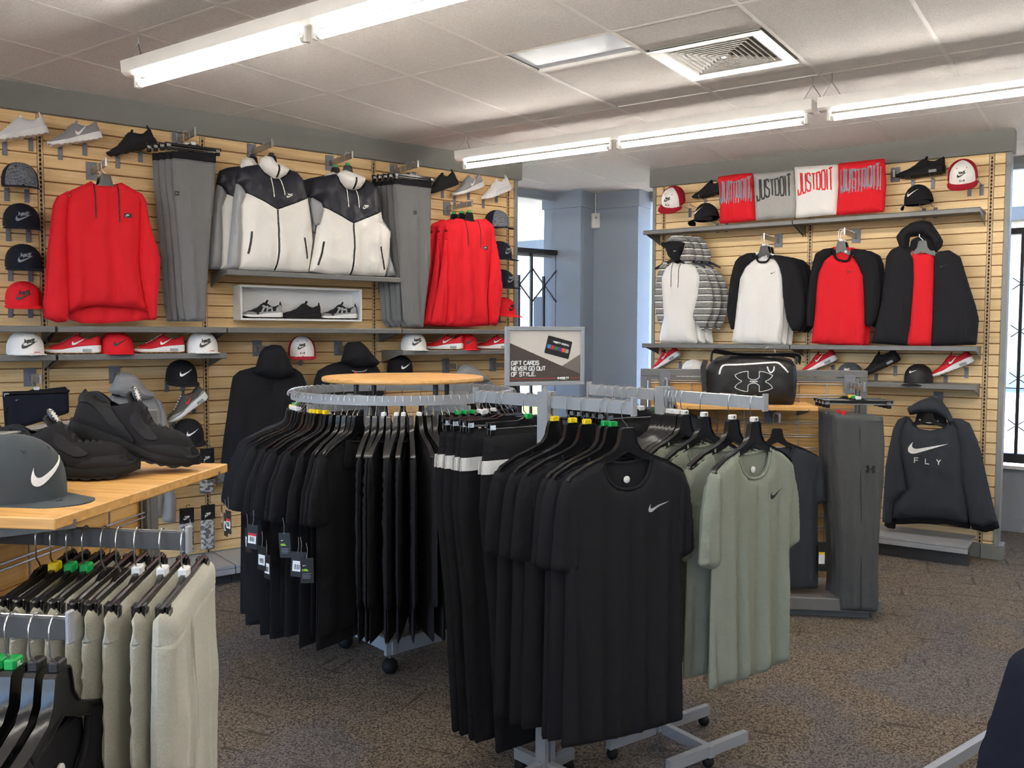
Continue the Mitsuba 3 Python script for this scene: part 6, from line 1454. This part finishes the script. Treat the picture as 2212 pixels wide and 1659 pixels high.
on(bag, 'lettering', sa.rotate(sa.translate(letters('STORM1', .015, .9, .2, .2), .475, 1.214), -4), sb, mb, 'print_white', 'white lettering low on the bag')
hpts = spline(np.array([[.39, 1.40, .02], [.40, 1.455, .05], [.45, 1.452, .06], [.52, 1.438, .05], [.62, 1.436, .045], [.72, 1.436, .05], [.80, 1.44, .06], [.85, 1.43, .05], [.86, 1.39, .02]]), 5, False)
part(bag, 'handle', xf(strap(hpts, .034, .006, [0, .5, 1]), mb), 'nylon_black')
part(bag, 'handle', xf(strap(hpts * [1, 1, 0] + [0, -.01, -.06], .034, .006, [0, .5, 1]), mb), 'nylon_black')
part(bag, 'tag_ring', xf(tube(np.c_[.70 + .03 * np.cos(np.linspace(0, 6.28, 20)), 1.45 + .028 * np.sin(np.linspace(0, 6.28, 20)), np.full(20, .03)], .0014, 5), mb), 'chrome')
part(bag, 'side_strap', xf(strap([[.36, 1.40, .0], [.345, 1.36, .01], [.35, 1.30, .02], [.36, 1.16, .03]], .03, .004, [1, 0, 0]), mb), 'nylon_black')
faceout(MG, .142, 1.276, 'steel display arm at the left end of the bag display'); faceout(MG, 1.172, 1.265, 'steel display arm holding the dark grey track pants', .33)
q = sm('ua', .004); x0, y0, x1, y1 = q.bounds
for k, o in enumerate((.30, .245, .19, .13)):
    p = thing('track_pants', f'dark grey track pants at the bag display, {["front pair", "second pair", "third pair", "rearmost pair"][k]}', 'pants')
    fo = folds(310 + k, .010, .10, y0, y1, .010, .16); mm = MG @ move(0, 0, o) @ (np.eye(4) if k == 0 else move(-.012 * k, 0, 0))
    lg, sf = puff(q, .028, .04, .013, fo, .6, 0, sg.box(-9, -9, 9, y1 - .040)); part(p, 'leg', xf(lg, mm), 'fab_dark_pants', smooth=60)
    wbm, _ = puff(q, .026, .03, .012, folds(311, .003, .02), .6, 0, sg.box(-9, y1 - .040, 9, 9)); part(p, 'waistband', xf(wbm, mm), 'fab_dark_pants', smooth=60, label='gathered waistband')
    if k == 0:
        on(p, 'emblem', sa.translate(sa.scale(UA, .025, .021, origin=(0, 0)), 1.216, .830), sf, mm, 'print_black', 'small black emblem')
        part(p, 'side_seam', xf(tube(np.c_[np.array([1.155, 1.165, 1.175, 1.18, 1.185]), np.array([1.05, .8, .55, .3, .07]), np.full(5, .030)], .002, 4), mm), 'fab_slate')
    if k < 2: part(p, 'neck_label', xf(box(1.065, 1.085, y1 - .012, y1 + .012, .004, .008), mm), 'ring_red', smooth=False, label='red woven label')
    clip_hanger(MG @ move(1.15 - .006 * k, 1.285, o), ['white', 'green', 'yellow', None][k], f'black clip hanger of the {["front", "second", "third", "rearmost"][k]} dark grey track pants', None, 1.08)
m = MG @ move(.142, 1.296, .28) @ RY(12); tee(m, 'fab_slate', 321, 'dark shirt at the left end of the bag display, hidden behind the sage tees'); hanger(m, 'white', 'hanger of the dark shirt at the left end of the bag display')
m = MG @ move(.74, 1.116, .26) @ RY(5); faceout(MG, .74, 1.094, 'steel display arm below the maple shelf of the bag display')
t = tee(m, 'fab_slate', 322, 'dark shirt below the maple shelf of the bag display', W=.24); hanger(m, None, 'hanger of the dark shirt below the maple shelf')
rng = random.Random(9)
c_ = part(t, 'hang_tag', xf(box(.225, .275, -.86, -.70, .03, .031), m), 'print_black', smooth=False, label='black price tag'); part(c_, 'sticker', xf(box(.23, .262, -.82, -.755, .0312, .032), m), 'print_white', smooth=False); part(c_, 'band', xf(box(.23, .262, -.768, -.755, .0322, .0328), m), 'ring_yellow', smooth=False)

# ---------------------------------------------------------------- left foreground: second grid display with maple shelf, joggers and tees
g_la, g_de = .1345, .991
gx = rg * g_la + fw * g_de; gn = rg * .991 - fw * .1345
O = CW(-1.115, 1.542)
MF = frame(O - gx * .35, gx)                       # local x away from the viewer along the stand, z out towards the aisle
gondola(MF, 1.27, 1.327, 'grid display stand in the left foreground with a maple shelf', 'grid_display')
wood_shelf(MF, .35, 1.004, 1.221, .335, 'maple shelf in the left foreground with a cap and black sneakers')
cap(frame(CW(-.965, 1.69, 1.2215), rg * .37 + fw * .93), 'charcoal cap with a white swoosh on the maple shelf in the foreground', 'fab_charcoal', art=sa.translate(swoosh(.092, 0, 0, 10), .006, .052), ink='print_white', curve=.006, H=.116, tilt=.0, size=1.06)
def face(la, de, z, toe_la, toe_de):
    t = rg * toe_la + fw * toe_de
    return frame(CW(la, de, z), -t)
sneaker(face(-.975, 1.925, 1.2225, .99, .10), 'huarache', 'black sneaker lying flat under the tilted one on the maple shelf')
sneaker(face(-.872, 2.02, 1.262, .995, .04) @ RZ(15.5), 'huarache', 'black sneaker with a white badge propped toe down on the maple shelf')
def arm(x, z, L, label):
    a = thing('display_hook', label, 'hook')
    part(a, 'plate', xf(box(x - .03, x + .03, z - .05, z + .05, .002, .008, .001), MF), 'metal_grey', smooth=False)
    part(a, 'bar', xf(box(x - .006, x + .006, z - .034, z, .008, L, .001), MF), 'metal_dark', smooth=False)
    part(a, 'end_cap', xf(box(x - .008, x + .008, z - .04, z + .012, L, L + .008, .002), MF), 'metal_rack', smooth=False)
    part(a, 'wire', xf(tube([[x, z + .001, .02], [x, z + .001, L]], .0018, 5), MF), 'chrome')
arm(.505, 1.168, .492, 'grey arm holding the row of light grey joggers'); arm(.205, 1.100, .455, 'grey arm holding the black tees in the lower left corner')
for i, (zz, ring) in enumerate([(.185, None), (.215, 'yellow'), (.248, 'green'), (.280, 'green'), (.318, None), (.348, None), (.385, 'white'), (.435, 'white'), (.478, 'white')]):
    m = MF @ move(.505, 1.170, zz + .008) @ RY(16)
    p, sf = pants_generic(m, 'fab_jogger', 330 + i % 3 if i < 8 else 339, f'light grey joggers, {"front pair with white emblem" if i == 8 else ORD[i] + " from the stand"}, in the left foreground', None, 1.05, .198, None, .022 if i == 8 else .014, .014 if i == 8 else .02, -.098)
    clip_hanger(m, ring, f'black clip hanger of the {"front" if i == 8 else ORD[i]} pair of light grey joggers', None, 1.12)
    if i == 8:
        part(p, 'emblem', xf(decal(wordmark(.055, -.112, -.425, -2), sf, .0010, .0012), m), 'print_white', smooth=False, label='small white emblem')
        part(p, 'pocket', xf(tube(np.c_[spline(np.array([[-.045, -.17], [-.040, -.24], [-.022, -.31], [-.02, -.39]]), 5, False), np.full(16, .023)], .003, 5), m), 'fab_jogger')
        part(p, 'side_seam', xf(tube(np.c_[np.array([-.052, -.055, -.05, -.045]), np.array([-.12, -.27, -.47, -.92]), np.full(4, .022)], .0018, 4), m), 'fab_jogger')
        for yy in (-.115, -.140): part(p, 'stitching', xf(tube([[-.185, yy, .012], [-.1, yy, .0205], [0, yy, .0215], [.1, yy, .0205], [.185, yy, .012]], .0012, 4), m), 'fab_jogger')
for i, (zz, ring) in enumerate([(.245, 'yellow'), (.285, 'yellow'), (.318, 'green'), (.340, 'green'), (.362, 'green'), (.402, 'black'), (.436, 'black')]):
    m = MF @ move(.205, 1.102, zz) @ RY(8)
    fr_ = i == 6
    tee(m, 'fab_black', 350 + i % 3, f'black tee, {"front one with a white button" if fr_ else ORD[i] + " from the stand"}, in the lower left corner', None, 'print_silver' if fr_ else None, fr_, W=.25, Lg=.8, T=.018 if fr_ else .012, res=.014 if fr_ else .02, sleeve=.26)
    hanger(m, ring, f'black hanger of the {"front" if fr_ else ORD[i]} tee in the lower left corner', None, True)
